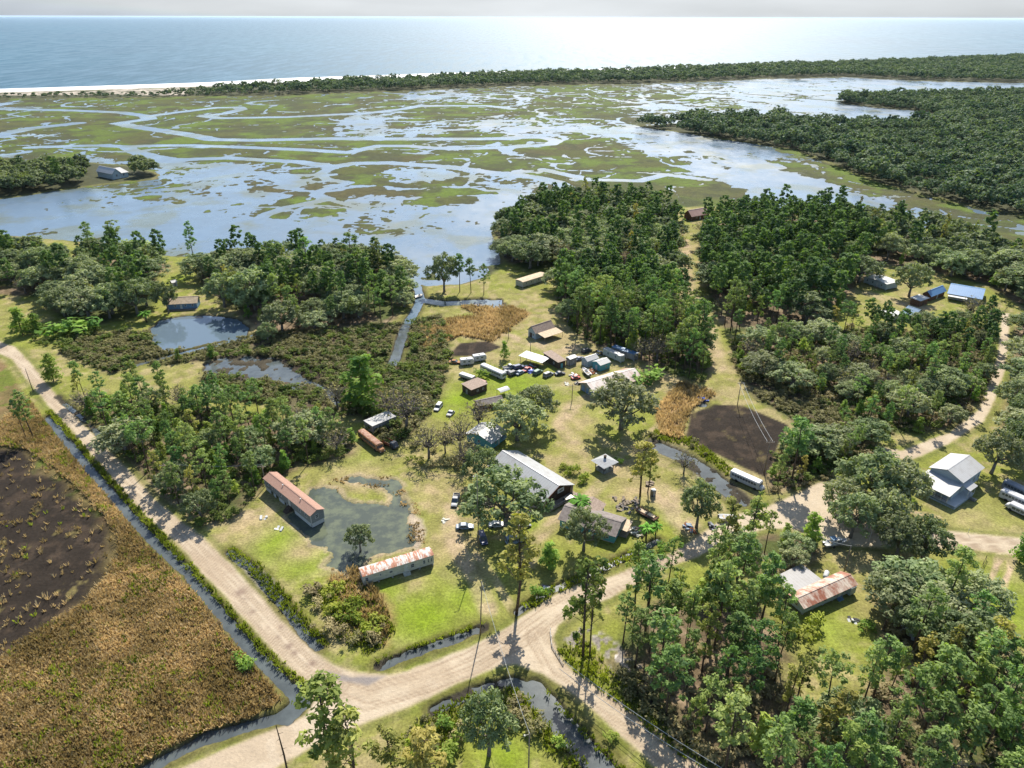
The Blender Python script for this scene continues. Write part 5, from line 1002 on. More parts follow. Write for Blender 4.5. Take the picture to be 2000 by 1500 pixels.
h = House('flat_trailer', 'grey box trailer with flat white roof under the half-bare tree', 'trailer', (710,838), (729,848), (775,828)); h.walls(M_GREYW, .4, 2.9); h.flat(M_TINW, 2.92, ov=.12); h.piers(.4, 4, 2); h.window('W', .5, 1.5); h.window('S', .3, 1.5); h.window('S', .7, 1.5); h.door('S', .5, .5, m=M_GREYW)
h = House('oak_house', 'pale metal-roofed house mostly hidden behind moss-hung oaks', 'house', (912,862), (960,880), (998,862)); h.walls(M_TEAL, .3, 2.9, 4.4, 'x'); h.gable(M_TINW, 2.9, 4.45, 'x', .5); h.window('S', .3, 1.2); h.window('S', .7, 1.2); h.door('S', .5, .35); h.window('W', .5, 1.2); h.part('tarp', MB().box(h.lx/2-2.5, h.lx/2-.2, -h.ly/2-.5, -h.ly/2-.05, 1.0, 2.4), M_BLUEW)
h = House('pond_house', 'blue house with pale gable roof standing behind the left pond', 'house', (312,598), (330,606), (386,603)); h.walls(M_BLUEW, .3, 3.2, 5.0, 'x'); h.gable(M_BEIGE, 3.2, 5.05, 'x', .6); h.window('S', .25, 1.4); h.window('S', .6, 1.4); h.window('S', .85, 1.4); h.door('S', .45, .4); h.door('W', .5, .4); h.part('porch', MB().box(-h.lx/2, h.lx/2, -h.ly/2-2, -h.ly/2-.02, .2, .34), M_WOOD)
h = House('shed', 'tiny white-roofed shed on the lawn behind the pond house', 'shed', (333,558), (338,561), (348,559)); h.walls(M_OFFW, 0, 2.2, 2.8, 'x'); h.gable(M_TINW, 2.2, 2.85, 'x', .2); h.door('S', .5, .02, m=M_GREYW)
h = House('islet_house', 'pale-roofed two-winged house among oaks on the left marsh islet', 'house', (192,345), (222,351), (248,345)); h.walls(M_PALEBL, .0, 5.0, 8.2, 'y', x=(-h.lx/2, 0)); h.gable(M_TINW, 5.0, 8.3, 'y', .7, x=(-h.lx/2, 0)); h.walls(M_PALEBL, .0, 4.2, 6.6, 'x', x=(.02, h.lx/2), name='wing_wall'); h.gable(M_TINW, 4.2, 6.7, 'x', .6, x=(.7, h.lx/2), name='wing_roof'); h.window('S', .25, 2.0, 1.6, 1.8); h.window('S', .7, 1.8, 1.4, 1.6); h.door('S', .45, .1)
h = House('point_house', 'pinkish-roofed house among the oaks on the marsh point', 'house', (1333,428), (1350,432), (1384,426)); h.walls(M_BROWNSID, 0, 3.4, 6.4, 'x'); h.gable(M_PINKROOF, 3.4, 6.5, 'x', .6); h.window('S', .3, 1.4, 1.2); h.window('S', .7, 1.4, 1.2); h.door('S', .5, .1)
h = House('long_house', 'long tan-roofed mobile home on the inlet bank by the marsh point', 'mobile home', (1010,557), (1021,563), (1068,548)); h.walls(M_CREAM, .5, 3.1); h.flat(M_BEIGE, 3.12, ov=.25, bow=.4); h.piers(.5, 5, 2); [h.window('S', t, 1.5) for t in (.15, .35, .65, .85)]; h.door('S', .5, .6); h.steps('S', .5, .6)
h = House('mobile_home', 'white-roofed blue-grey mobile home at the edge of the far clearing', 'mobile home', (1686,553), (1729,568), (1747,561)); h.walls(M_PALEBL, .5, 3.3); h.flat(M_WHITE, 3.32, ov=.2, bow=.4); h.piers(.5, 2, 5); [h.window('W', t, 1.6) for t in (.15, .4, .8)]; h.door('W', .6, .6); h.steps('W', .6, .6)
h = House('blue_roof_house', 'house with a big bright blue metal roof in the far clearing', 'house', (1858,565), (1850,584), (1912,595)); h.walls(M_CREAM, .3, 3.0, 5.0, 'x'); h.gable(M_BLUEROOF, 3.0, 5.1, 'x', .7); h.part('porch_roof', MB().slab([(-h.lx/2, -h.ly/2-3, 2.4), (h.lx*.1, -h.ly/2-3, 2.4), (h.lx*.1, -h.ly/2-.75, 2.55), (-h.lx/2, -h.ly/2-.75, 2.55)], .1), M_WHITE); h.posts([(-h.lx/2+.2, -h.ly/2-2.9), (h.lx*.1-.2, -h.ly/2-2.9)], 2.28); h.door('S', .3, .35); h.window('S', .7, 1.2)
h = House('blue_roof_house', 'smaller house under a steep blue roof left of the big blue one', 'house', (1803,583), (1815,589), (1843,578)); h.walls(M_BROWNSID, .0, 3.0, 4.6, 'x'); h.gable(M_BLUEROOF, 3.0, 4.7, 'x', .6); h.door('S', .5, .1); h.window('W', .5, 1.2)
h = House('shed', 'brown shed with thin white roof below the smaller blue roof', 'shed', (1783,592), (1794,600), (1810,594)); h.walls(M_BROWNSID, 0, 3.0); h.flat(M_WHITE, 3.05, 3.4, ov=.4); h.door('S', .5, 0, m=M_DWOOD)
h = House('low_trailer', 'low white-roofed trailer at the bottom of the far clearing', 'trailer', (1717,617), (1742,628), (1757,622)); h.walls(M_OFFW, .4, 2.6); h.flat(M_WHITE, 2.62, ov=.15, bow=.25); h.piers(.4, 2, 3); h.window('W', .4, 1.2)
h = House('gable_shed', 'pale gabled shed with grey-blue roof at the bottom of the far clearing', 'shed', (1763,619), (1780,628), (1803,621)); h.walls(M_WHITE, 0, 2.6, 4.6, 'y'); h.gable(M_BLUEW, 2.6, 4.7, 'y', .4); h.door('S', .5, .02, 2.2, 2.1, M_GREYW)
# ================================================================ VEHICLES
def paint(name, c, rough=.35, c2=None): return mat(name, c, c2 or tuple(x*.75 for x in c), rough, 1.5, .4, .5)
P_SILVER = paint('silver_paint', (.20,.215,.235)); P_DARK = paint('dark_paint', (.035,.04,.05)); P_NAVY = paint('navy_paint', (.03,.05,.13)); P_WHITE = paint('vehicle_white', (.44,.45,.46), .4, (.36,.36,.35)); P_GREYB = paint('blue_grey_paint', (.20,.25,.31)); P_RED = paint('red_paint', (.38,.05,.03)); P_TAN = paint('tan_paint', (.40,.33,.24)); P_BLUE = paint('blue_paint', (.04,.12,.42)); P_RUSTP = mat('rusty_paint', (.36,.20,.10), (.20,.085,.04), .8, 1.6, .6, .2)
P_TARP = mat('blue_tarp', (.03,.08,.38), (.025,.06,.28), .6, 2, .5, .3); P_GREEN = paint('green_paint', (.05,.13,.07))
M_TYRE = mat('tyre_rubber', (.022,.022,.022), (.035,.033,.03), .9, 6, .5, .2); M_RIM = mat('wheel_rim', (.35,.35,.36), (.2,.2,.2), .4, 4, .5, .5); M_LAMP = mat('headlight_lens', (.6,.6,.58), (.5,.5,.5), .2, 4, .3, .6); M_TAIL = mat('tail_lens', (.3,.02,.02), (.2,.02,.02), .25, 4, .3, .5); M_BLK = mat('black_trim', (.03,.03,.032), (.045,.045,.045), .6, 3, .5, .3)
def rect(x, y, z0, z1, b=.12, top=None):
    yt = y if top is None else top
    return [(x, -y+b, z0), (x, y-b, z0), (x, y, z0+b), (x, yt, z1-b), (x, yt-b, z1), (x, -yt+b, z1), (x, -yt, z1-b), (x, -y, z0+b)]
def wheels(e, L, W_, xs, r=.34, w=.24):
    for x in xs:
        for s in (-1, 1):
            mb = MB().lathe([(r*.6, -w/2), (r*.95, -w/2), (r, -w*.3), (r, w*.3), (r*.95, w/2), (r*.6, w/2)], 14); o = mb.build('wheel', M_TYRE, e)
            o.matrix_local = Matrix.Translation((x, s*(W_/2-w/2+.02), r)) @ Matrix.Rotation(R(90), 4, 'X')
            q = MB().lathe([(r*.6, -w*.44), (r*.6, w*.44)], 12).build('rim', M_RIM, o)
def place(name, a, b, label, cat, group=None):
    """rear pixel a, front pixel b on the ground"""
    A, B = G(*a), G(*b); d = B-A; m = (A+B)/2
    return tag(empty(name, m, math.atan2(d.y, d.x)), label, cat, group), d.length
def car(a, b, label, m, kind='sedan', L=None, group=None, name=None, cat=None):
    e, l0 = place(name or {'pickup': 'pickup_truck', 'suv': 'parked_car', 'sedan': 'parked_car', 'van': 'parked_van'}[kind], a, b, label, cat or {'pickup': 'pickup', 'van': 'van'}.get(kind, 'car'), group)
    L = L or {'pickup': 5.5, 'suv': 4.8, 'sedan': 4.7, 'van': 5.6}[kind]; W_ = 1.84; h = {'pickup': 1.85, 'suv': 1.8, 'sedan': 1.45, 'van': 2.25}[kind]; be = .95 if kind != 'sedan' else .85
    if kind == 'van': be = 1.1
    f = L/2; mb = MB()
    mb.loft([rect(-f, W_/2*.86, .38, be-.08), rect(-f+.18, W_/2, .28, be), rect(-.2*L, W_/2, .25, be), rect(.22*L, W_/2, .25, be), rect(f-.5, W_/2*.97, .28, be-.10), rect(f-.12, W_/2*.9, .32, be-.2), rect(f, W_/2*.8, .38, be-.3)])
    mb.build('body', m, e, False)
    c0, c1, t0, t1 = {'pickup': (-.10*L, .24*L, -.06*L, .13*L), 'suv': (-.48*L, .22*L, -.44*L, .10*L), 'sedan': (-.36*L, .22*L, -.22*L, .06*L), 'van': (-.49*L, .40*L, -.47*L, .27*L)}[kind]
    w0, w1 = W_/2-.04, W_/2-.2
    gb = MB().add([(c0, -w0, be-.01), (c1, -w0, be-.01), (c1, w0, be-.01), (c0, w0, be-.01), (t0, -w1, h-.06), (t1, -w1, h-.06), (t1, w1, h-.06), (t0, w1, h-.06)], [(0, 1, 5, 4), (1, 2, 6, 5), (2, 3, 7, 6), (3, 0, 4, 7), (4, 5, 6, 7), (0, 3, 2, 1)]); gb.build('windows', M_GLASS, e)
    MB().loft([[(t0-.05, -w1-.03, h-.09), (t0-.05, w1+.03, h-.09), (t0+.05, w1-.06, h), (t0+.05, -w1+.06, h)], [(t1+.05, -w1-.03, h-.09), (t1+.05, w1+.03, h-.09), (t1-.05, w1-.06, h), (t1-.05, -w1+.06, h)]]).build('roof', m, e)
    pb = MB()
    for x, xt in ((c0, t0), ((c0+c1)/2, (t0+t1)/2), (c1, t1)):
        for s in (-1, 1): pb.tube([(x, s*(w0+.01), be), (xt, s*(w1+.02), h-.06)], .045, 5)
    pb.build('pillars', m, e)
    if kind == 'pickup':
        MB().box(-f+.12, -.11*L, -W_/2+.12, W_/2-.12, be+.001, be+.02).build('bed_floor', M_BLK, e); rb = MB()
        for s in (-1, 1): rb.box(-f+.05, -.10*L, s*(W_/2-.10)-.05, s*(W_/2-.10)+.05, be-.02, be+.28)
        rb.box(-f+.04, -f+.12, -W_/2+.15, W_/2-.15, be-.02, be+.28).build('bed_sides', m, e)
    for s in (-1, 1):
        MB().box(f-.16, f-.06, s*.62-.18, s*.62+.18, be-.36, be-.22).build('headlight', M_LAMP, e); MB().box(-f-.02, -f+.06, s*.66-.10, s*.66+.10, be-.3, be-.12).build('tail_light', M_TAIL, e)
    MB().box(f-.10, f+.08, -.82, .82, .34, .50).build('bumper', M_BLK, e); MB().box(-f-.08, -f+.1, -.82, .82, .34, .50).build('bumper', M_BLK, e)
    wheels(e, L, W_, (-.30*L, .31*L)); return e
def bus(a, b, label, m, roofm=None, L=None, nose=0, h=2.9, group=None, nw=8, name='bus', cat='bus'):
    e, l0 = place(name, a, b, label, cat, group); L = L or l0; W_ = 2.45; f = L/2; x1 = f-nose
    MB().loft([rect(-f, W_/2*.94, .55, h-.14, .2), rect(-f+.15, W_/2, .45, h-.03, .22), rect(x1-.25, W_/2, .45, h-.03, .22), rect(x1, W_/2*.93, .55, h-.22, .2)]).build('body', m, e)
    MB().loft([[(-f+.1, -.95, h-.04), (-f+.1, .95, h-.04), (-f+.1, .5, h+.06), (-f+.1, -.5, h+.06)], [(x1-.2, -.95, h-.04), (x1-.2, .95, h-.04), (x1-.2, .5, h+.06), (x1-.2, -.5, h+.06)]]).build('roof', roofm or m, e)
    if nose: MB().loft([rect(x1-.05, .95, .5, 1.65, .2), rect(f-.25, .88, .5, 1.5, .2), rect(f, .75, .55, 1.2, .2)]).build('hood', m, e)
    for s in (-1, 1):
        for i in range(nw):
            x = -f+.6+(L-nose-1.4)*i/nw; w = (L-nose-1.4)/nw-.16; MB().box(x, x+w, s*W_/2-.015, s*W_/2+.015, h-1.25, h-.55).build('window', M_GLASS, e)
        MB().box(f-.06 if nose else x1-.06, f+.01 if nose else x1+.01, s*.72-.14, s*.72+.14, .8, 1.0).build('headlight', M_LAMP, e)
    MB().box(x1-.10, x1+.015, -.98, .98, h-1.45, h-.5).build('windshield', M_GLASS, e); MB().box(-f-.012, -f+.05, -.6, .6, h-1.3, h-.6).build('rear_window', M_GLASS, e)
    wheels(e, L, W_, (-.28*L, .30*L), .48, .3); MB().box(f-.05, f+.12, -1.1, 1.1, .42, .62).build('bumper', M_BLK, e); return e
car((893,968), (886,994), 'silver-grey pickup parked alone on the sunny grass right of the yard pond', P_SILVER, 'pickup')
car((938,1043), (948,1068), 'dark blue car at the grass edge just right of the tall lamp pole', P_NAVY, 'suv')
car((895,1032), (921,1031), 'blue-grey sedan under the shrubs left of the tall lamp pole', P_GREYB, 'sedan')
car((958,1028), (986,1027), 'white sedan half under the big spreading oak', P_WHITE, 'sedan')
car((1003,1034), (1036,1026), 'silver sedan at the right end of the cars under the oak', P_SILVER, 'sedan')
car((996,1062), (1020,1056), 'grey van below the silver sedan in the oak shade', P_GREYB, 'van')
car((1102,984), (1128,975), 'tan old jeep beside the log house porch', P_TAN, 'suv')
car((862,791), (850,806), 'white jeep on the lawn behind the half-bare tree', P_WHITE, 'suv')
car((884,806), (876,814), 'small pale cart-like car right of the white jeep', P_WHITE, 'sedan', 3.4)
car((1059,740), (1083,729), 'silver station wagon parked at the front of the junk yard', P_SILVER, 'suv')
car((1087,733), (1100,731), 'small dark sedan right of the silver station wagon', P_DARK, 'sedan', 4.0)
JC = [((982,732),(996,727),P_SILVER,'sedan','silver wreck at the left end of the junk car row'),((996,735),(1010,729),P_DARK,'suv','dark wreck next to the silver one in the junk row'),((1010,733),(1022,727),P_GREYB,'sedan','blue-grey wreck in the middle of the junk row'),((988,722),(1003,718),P_WHITE,'pickup','white pickup wreck behind the junk row'),((1006,722),(1021,718),P_NAVY,'suv','dark blue wreck behind the junk row'),((1024,727),(1036,720),P_RED,'sedan','dull red wreck under the edge of the white canopy'),((1045,733),(1056,727),P_GREEN,'suv','green wreck left of the silver station wagon'),((1125,705),(1138,701),P_NAVY,'sedan','dark blue car between the sheds'),((1139,690),(1153,685),P_DARK,'suv','black car at the foot of the pines behind the sheds')]
for a, b, m, k, lab in JC: car(a, b, lab, m, k, group='wrecked cars in the junk yard')
car((1118,741), (1131,739), 'red tractor-like car beside the barn', P_RED, 'sedan', 3.6)
car((880,709), (897,710), 'rusty pink wreck left of the white box campers', P_RUSTP, 'sedan')
bus((942,723), (985,742), 'long white and grey coach on the junk yard lawn', P_WHITE, P_WHITE, nw=9)
bus((706,853), (748,886), 'rusty old school bus with an orange nose below the grey trailer', P_RUSTP, mat('rusted_bus_roof', (.36,.25,.19), (.22,.11,.07), .8, 1.2, .6, .2), nose=1.5, h=2.8, nw=8)
bus((1428,932), (1490,960), 'white school bus on the grass strip by the dark burnt plot', P_WHITE, P_WHITE, nose=.9, nw=9)
bus((1958,952), (2024,984), 'silver coach, farthest of the three parked at the right edge', P_SILVER, P_SILVER, group='buses parked at the right edge', nw=9)
bus((1952,970), (2020,1000), 'white coach, middle of the three parked at the right edge', P_WHITE, P_WHITE, group='buses parked at the right edge', nw=9)
bus((2022,1017), (1964,990), 'white passenger van, nearest of the three parked at the right edge', P_WHITE, P_WHITE, nose=.8, h=2.3, L=7.5, group='buses parked at the right edge', nw=5, name='passenger_van', cat='van')
def box_camper(a, b, label, m):
    e, l = place('camper', a, b, label, 'camper', 'white campers by the reed bed'); L = 5.2; f = L/2
    MB().loft([rect(-f, 1.1, .5, 2.6, .15), rect(-f+.2, 1.15, .4, 2.75, .18), rect(f-.6, 1.15, .4, 2.75, .18), rect(f, 1.05, .7, 2.3, .15)]).build('body', m, e)
    for s in (-1, 1):
        for x in (-1.6, .3): MB().box(x, x+.9, s*1.15-.02, s*1.15+.02, 1.5, 2.1).build('window', M_GLASS, e)
    MB().box(1.4, 2.0, -1.18, -1.14, .6, 2.3).build('door', M_OFFW, e); MB().box(-.4, .3, -.35, .35, 2.74, 2.95).build('roof_vent', M_OFFW, e); wheels(e, L, 2.3, (-.4, .5), .33, .22)
box_camper((903,713), (921,711), 'white box camper, nearer of the pair by the reed bed', P_WHITE)
box_camper((927,706), (946,703), 'white box camper, farther of the pair by the reed bed', P_WHITE)
def flat_trailer(a, b, label, m, z=1.9):
    e, l = place('flatbed_trailer', a, b, label, 'trailer'); f = l/2
    MB().box(-f, f, -1.15, 1.15, .75, .92).build('deck', M_WOOD, e); MB().loft([rect(-f+.2, 1.1, .93, z, .1), rect(f-.2, 1.1, .93, z, .1)]).build('cover', m, e); MB().tube([(f, 0, .8), (f+1.2, 0, .55)], .06, 6).build('hitch', M_BLK, e); wheels(e, l, 2.3, (-.8, .2), .36, .22)
flat_trailer((899,736), (926,745), 'flat trailer with white cover left of the long coach', M_TINW); flat_trailer((928,745), (948,753), 'pinkish covered trailer in front of the white-covered one', mat('pink_cover', (.45,.30,.25), (.33,.2,.17), .7, 1.5, .6, .2), 1.4)
e, l = place('truck', (752,866), (776,879), 'dark derelict truck with round cab right of the rusty school bus', 'truck'); f = 3.0
MB().loft([rect(f-2.4, 1.05, .5, 2.3, .25), rect(f-1.0, 1.05, .5, 2.35, .3), rect(f-.4, .95, .5, 1.5, .25), rect(f, .8, .55, 1.2, .2)]).build('cab', P_DARK, e); MB().box(-f, f-2.4, -1.1, 1.1, .8, 1.0).build('bed', M_DWOOD, e)
rb = MB()
for s in (-1, 1): rb.box(-f, f-2.5, s*1.06-.04, s*1.06+.04, 1.0, 1.7)
rb.build('bed_sides', M_RUSTY, e); MB().box(f-.98, f-.90, -.8, .8, 1.6, 2.15).build('windshield', M_GLASS, e); wheels(e, 6, 2.2, (-1.9, 1.9), .46, .28)
# ---------------------------------------------------------------- boats
def boat(a, b, label, m, L=None, cabin=False, trailer=True):
    e, l0 = place('boat', a, b, label, 'boat'); L = L or l0; f = L/2; z = .55; secs = []
    for t, w, k, tp in ((0, .95, .15, 0), (.3, 1.05, .1, 0), (.6, 1.0, .12, .02), (.82, .72, .3, .10), (.95, .34, .62, .2), (1.0, .05, .85, .24)):
        x = -f+L*t; secs.append([(x, -w, z+.85+tp), (x, -w*.82, z+.25+k*.5), (x, 0, z+k), (x, w*.82, z+.25+k*.5), (x, w, z+.85+tp), (x, w-.12 if w > .2 else .02, z+.83+tp), (x, 0, z+.45+k*.45), (x, -w+.12 if w > .2 else -.02, z+.83+tp)])
    MB().loft(secs).build('hull', m, e); MB().box(-f+.2, f*.45, -.82, .82, z+.50, z+.55).build('deck', M_OFFW, e)
    MB().loft([rect(-.5, .38, z+.55, z+1.25, .08), rect(.3, .34, z+.55, z+1.1, .08)]).build('console', P_WHITE, e); MB().slab([(.25, -.45, z+1.1), (.25, .45, z+1.1), (0, .38, z+1.55), (0, -.38, z+1.55)], .03).build('windshield', M_GLASS, e)
    for x in (-1.3, .9): MB().box(x-.2, x+.2, -.7, .7, z+.55, z+.8).build('seat', M_BEIGE, e)
    MB().loft([rect(-f-.45, .2, z+.5, z+1.25, .08), rect(-f-.05, .22, z+.5, z+1.35, .08)]).tube([(-f-.25, 0, z+.5), (-f-.3, 0, z-.1)], .09, 6).build('outboard_motor', P_DARK, e)
    if cabin:
        MB().loft([rect(-.2, .75, z+.8, z+1.75, .12), rect(1.3, .65, z+.8, z+1.7, .12)]).build('cabin', P_WHITE, e); MB().box(-.05, 1.1, -.78, -.73, z+1.15, z+1.5).build('window', M_GLASS, e); MB().box(1.28, 1.33, -.5, .5, z+1.1, z+1.5).build('window', M_GLASS, e)
        tb = MB()
        for s in (-1, 1): tb.tube([(-1.5, s*.8, z+.8), (-1.5, s*.75, z+2.1), (-.2, s*.7, z+2.1)], .03, 5)
        tb.box(-1.55, -.1, -.8, .8, z+2.1, z+2.14).build('canopy', M_BLUEW, e)
    if trailer:
        t = tag(empty('boat_trailer', e.location, e.rotation_euler.z), 'galvanised trailer under the '+label.split(' on ')[0].split(' parked')[0], 'trailer'); fb = MB()
        for s in (-1, 1): fb.box(-f, f*.7, s*.55-.05, s*.55+.05, .42, .54).tube([(f*.7, s*.55, .48), (f+1.0, 0, .48)], .05, 5)
        for x in (-f+.2, 0, f*.6): fb.box(x-.05, x+.05, -.55, .55, .44, .52)
        fb.build('frame', M_GREYW, t); wheels(t, L, 1.9, (-.8,), .33, .2)
    return e
boat((1480,1146), (1512,1122), 'grey skiff on a trailer at the wood edge left of the carport', P_GREYB)
boat((1608,1070), (1652,1062), 'blue and white cabin boat on a trailer under the shading oak', P_WHITE, 6.6, True)
boat((1150,736), (1140,726), 'white open boat among the junk beside the teal-sided shed', P_WHITE, 6.0)
boat((1404,1016), (1440,1018), 'small white boat hull left on the sandy turnout', P_WHITE, 5.0, trailer=False)
for i, (a, b, lab) in enumerate((((925,595),(948,600),'grey skiff moored at the head of the inlet'), ((950,599),(968,606),'dark skiff moored right of the grey one in the inlet'), ((812,581),(826,576),'small white skiff near the mouth of the inlet'))):
    o = boat(a, b, lab, (P_GREYB, P_DARK, P_WHITE)[i], 5.5, trailer=False); o.location.z = -.95
# ---------------------------------------------------------------- yard things
def trailer_frame(a, b, label):
    e, l = place('utility_trailer', a, b, label, 'trailer'); f = l/2; MB().box(-f, f, -1.1, 1.1, .6, .72).build('deck', M_DWOOD, e); rb = MB()
    for s in (-1, 1): rb.box(-f, f, s*1.05-.04, s*1.05+.04, 1.05, 1.13)
    for x in (-f, 0, f):
        for s in (-1, 1): rb.box(x-.04, x+.04, s*1.05-.04, s*1.05+.04, .7, 1.08)
    for x in (-f, f): rb.box(x-.04, x+.04, -1.05, 1.05, 1.0, 1.13)
    rb.build('rails', M_RUSTY, e); MB().box(-f+.5, -.2, -.6, .5, .73, 1.0).box(.2, f-.8, -.4, .8, .73, .9).build('load', M_BEIGE, e); wheels(e, l, 2.2, (-.5, .4), .36, .22)
trailer_frame((1245,998), (1282,1018), 'rusty railed utility trailer with lumber beside the teal house')
def heap(px, label, r, h, ms, seed, n=16, name='scrap_pile', cat='scrap pile'):
    rs = random.Random(seed); p = G(*px); e = tag(empty(name, p, rs.random()*3), label, cat); mbs = [MB() for _ in ms]
    for i in range(n):
        a = rs.random()*6.28; d = r*rs.random()**.6; x, y = d*math.cos(a), d*math.sin(a); s = rs.uniform(.25, .9); t = rs.uniform(.1, .5); ca = rs.random()*3.1; z = max(0, h*(1-d/r)*rs.random()); vs = []
        for zz in (0, t):
            for ux, uy in ((-s, -.3), (s, -.3), (s, .3), (-s, .3)): vs.append((x+ux*math.cos(ca)-uy*math.sin(ca), y+ux*math.sin(ca)+uy*math.cos(ca), z+zz+(.25*ux if zz else .2*ux)))
        (mbs[i % len(ms)] if n > 6 else MB()).add(vs, [(0, 3, 2, 1), (4, 5, 6, 7), (0, 1, 5, 4), (1, 2, 6, 5), (2, 3, 7, 6), (3, 0, 4, 7)]) if n > 6 else MB().add(vs, [(0, 3, 2, 1), (4, 5, 6, 7), (0, 1, 5, 4), (1, 2, 6, 5), (2, 3, 7, 6), (3, 0, 4, 7)]).build('board', ms[i % len(ms)], e)
    for m, q in zip(ms, mbs):
        if q.v: q.build('debris', m, e)
heap((1222,985), 'heap of grey branches and scrap wood behind the teal house', 4.0, .9, (M_GREYBARK, M_WOOD), 1, 34)
heap((1245,1040), 'clutter of boards by the right corner of the teal house', 2.0, .8, (M_WOOD, M_OFFW), 2, 16); heap((1122,735), 'mixed scrap heap before the teal-sided shed', 1.6, .8, (M_RUSTY, P_WHITE), 3)
heap((1155,728), 'rusty scrap heap beside the white open boat', 2.4, .8, (M_RUSTY, M_OFFW), 4, 20); heap((1038,718), 'junk heap stored under the white canopy', 3.0, 1.0, (M_DWOOD, P_GREYB, M_RUSTY), 5, 26); heap((1170,690), 'scrap heap against the pines behind the close pair of sheds', 2.4, .9, (M_DWOOD, P_GREYB), 6, 18)
heap((1130,750), 'black machine parts lying on the lawn left of the barn', 1.3, .7, (P_DARK, M_BLK), 7, 10); heap((1107,751), 'pale boards lying on the lawn before the barn', 1.2, .2, (M_OFFW,), 8, 5); heap((870,1018), 'pale sand-coloured slab lying on the grass below the silver pickup', 1.0, .1, (M_OFFW,), 9, 4)
heap((1350,1032), 'tangle of rusty metal under the lone round oak', 2.0, .8, (M_RUSTY, P_GREYB), 10, 18); heap((1390,1030), 'grey metal parts on the sandy turnout right of the rusty tangle', 1.4, .6, (P_SILVER, M_BLK), 11, 10); heap((1065,1150), 'dark mower parts and buckets on the roadside ditch bank', 1.0, .7, (P_DARK, P_WHITE), 12, 9)
heap((1665,1212), 'white cooler and boards on the lawn beside the rust-striped trailer', 1.0, .4, (M_WHITE, M_BLK), 13, 5); heap((1775,1235), 'white plastic litter heap in the trees right of the lawn', 2.0, .4, (M_WHITE, M_OFFW), 14, 12); heap((1372,780), 'blue tarped heap at the corner of the dark burnt plot', 1.8, .9, (P_TARP,), 15, 14); heap((1039,727), 'crumpled blue tarp among the wrecked cars', 1.7, .9, (P_TARP,), 16, 14)
heap((1010,1008), 'tan tarp and boxes under the big spreading oak', 2.2, .8, (M_BEIGE, M_WOOD), 17, 14); heap((1040,985), 'yellow-brown lumber stacked beside the log house', 2.0, .7, (M_BEIGE, M_WOOD), 18, 12); heap((1268,945), 'stack of pallets beside the cypress by the hut', 1.3, .7, (M_WOOD,), 19, 9); heap((1430,1215), 'dark fallen log pile in the clearing left of the rust-striped trailer', 2.2, .6, (M_DWOOD,), 20, 9)
for px, lab in (((515,1012), 'white panel lying in the shade of the grey mobile home'), ((545,1035), 'white panel on the grass edge below the grey mobile home steps')): heap(px, lab, .8, .1, (M_WHITE,), px[0], 3, 'skirting_panel', 'panel')
# portable toilet, tank, mailbox, fence
e = tag(empty('portable_toilet', G(1275,968), .4), 'dark upright portable toilet with a white cap beside the cypress', 'toilet'); MB().box(-.55, .55, -.55, .55, 0, 2.0).build('cabin', P_DARK, e); MB().loft([rect(-.6, .6, 2.0, 2.12, .05), rect(.6, .6, 2.0, 2.12, .05)]).build('roof', M_WHITE, e); MB().box(-.4, .4, -.58, -.555, .1, 1.9).build('door', P_GREYB, e)
e = tag(empty('gas_tank', G(1612,1128), 1.0), 'white rounded gas tank behind the carport', 'tank'); q = MB().lathe([(.05, -1.4), (.4, -1.3), (.6, -1.0), (.6, 1.0), (.4, 1.3), (.05, 1.4)], 14).build('tank', M_WHITE, e, True); q.matrix_local = Matrix.Translation((0, 0, .95)) @ Matrix.Rotation(R(90), 4, 'Y')
for x in (-.8, .8): MB().box(x-.12, x+.12, -.4, .4, 0, .5).build('leg', M_CONC, e)
def fence(a, b, label, name='wooden_fence', h_=1.1, m=None, n=None):
    A, B = G(*a), G(*b); d = B-A; e = tag(empty(name, A, math.atan2(d.y, d.x)), label, 'fence'); L = d.length; n = n or max(2, int(L/2.4))
    for i in range(n+1): MB().box(L*i/n-.06, L*i/n+.06, -.06, .06, -.1, h_).build('post', m or M_WOOD, e)
    for z in (h_*.45, h_*.85): MB().box(0, L, -.10, -.062, z-.07, z+.07).build('rail', m or M_WOOD, e)
fence((1238,1068), (1290,1108), 'weathered rail fence at the roadside by the teal house'); fence((1290,1064), (1312,1083), 'short rail fence at the driveway mouth by the teal house')
fence((1075,1232), (1078,1262), 'white guard rail on the inside of the road bend', 'guard_rail', .8, M_WHITE, 2); fence((1078,1264), (1100,1300), 'grey low guard rail continuing along the road bend', 'guard_rail', .6, M_CONC, 3); fence((1908,1128), (1925,1092), 'leaning picket fence left of the wheel tracks', m=M_DWOOD, h_=1.2)
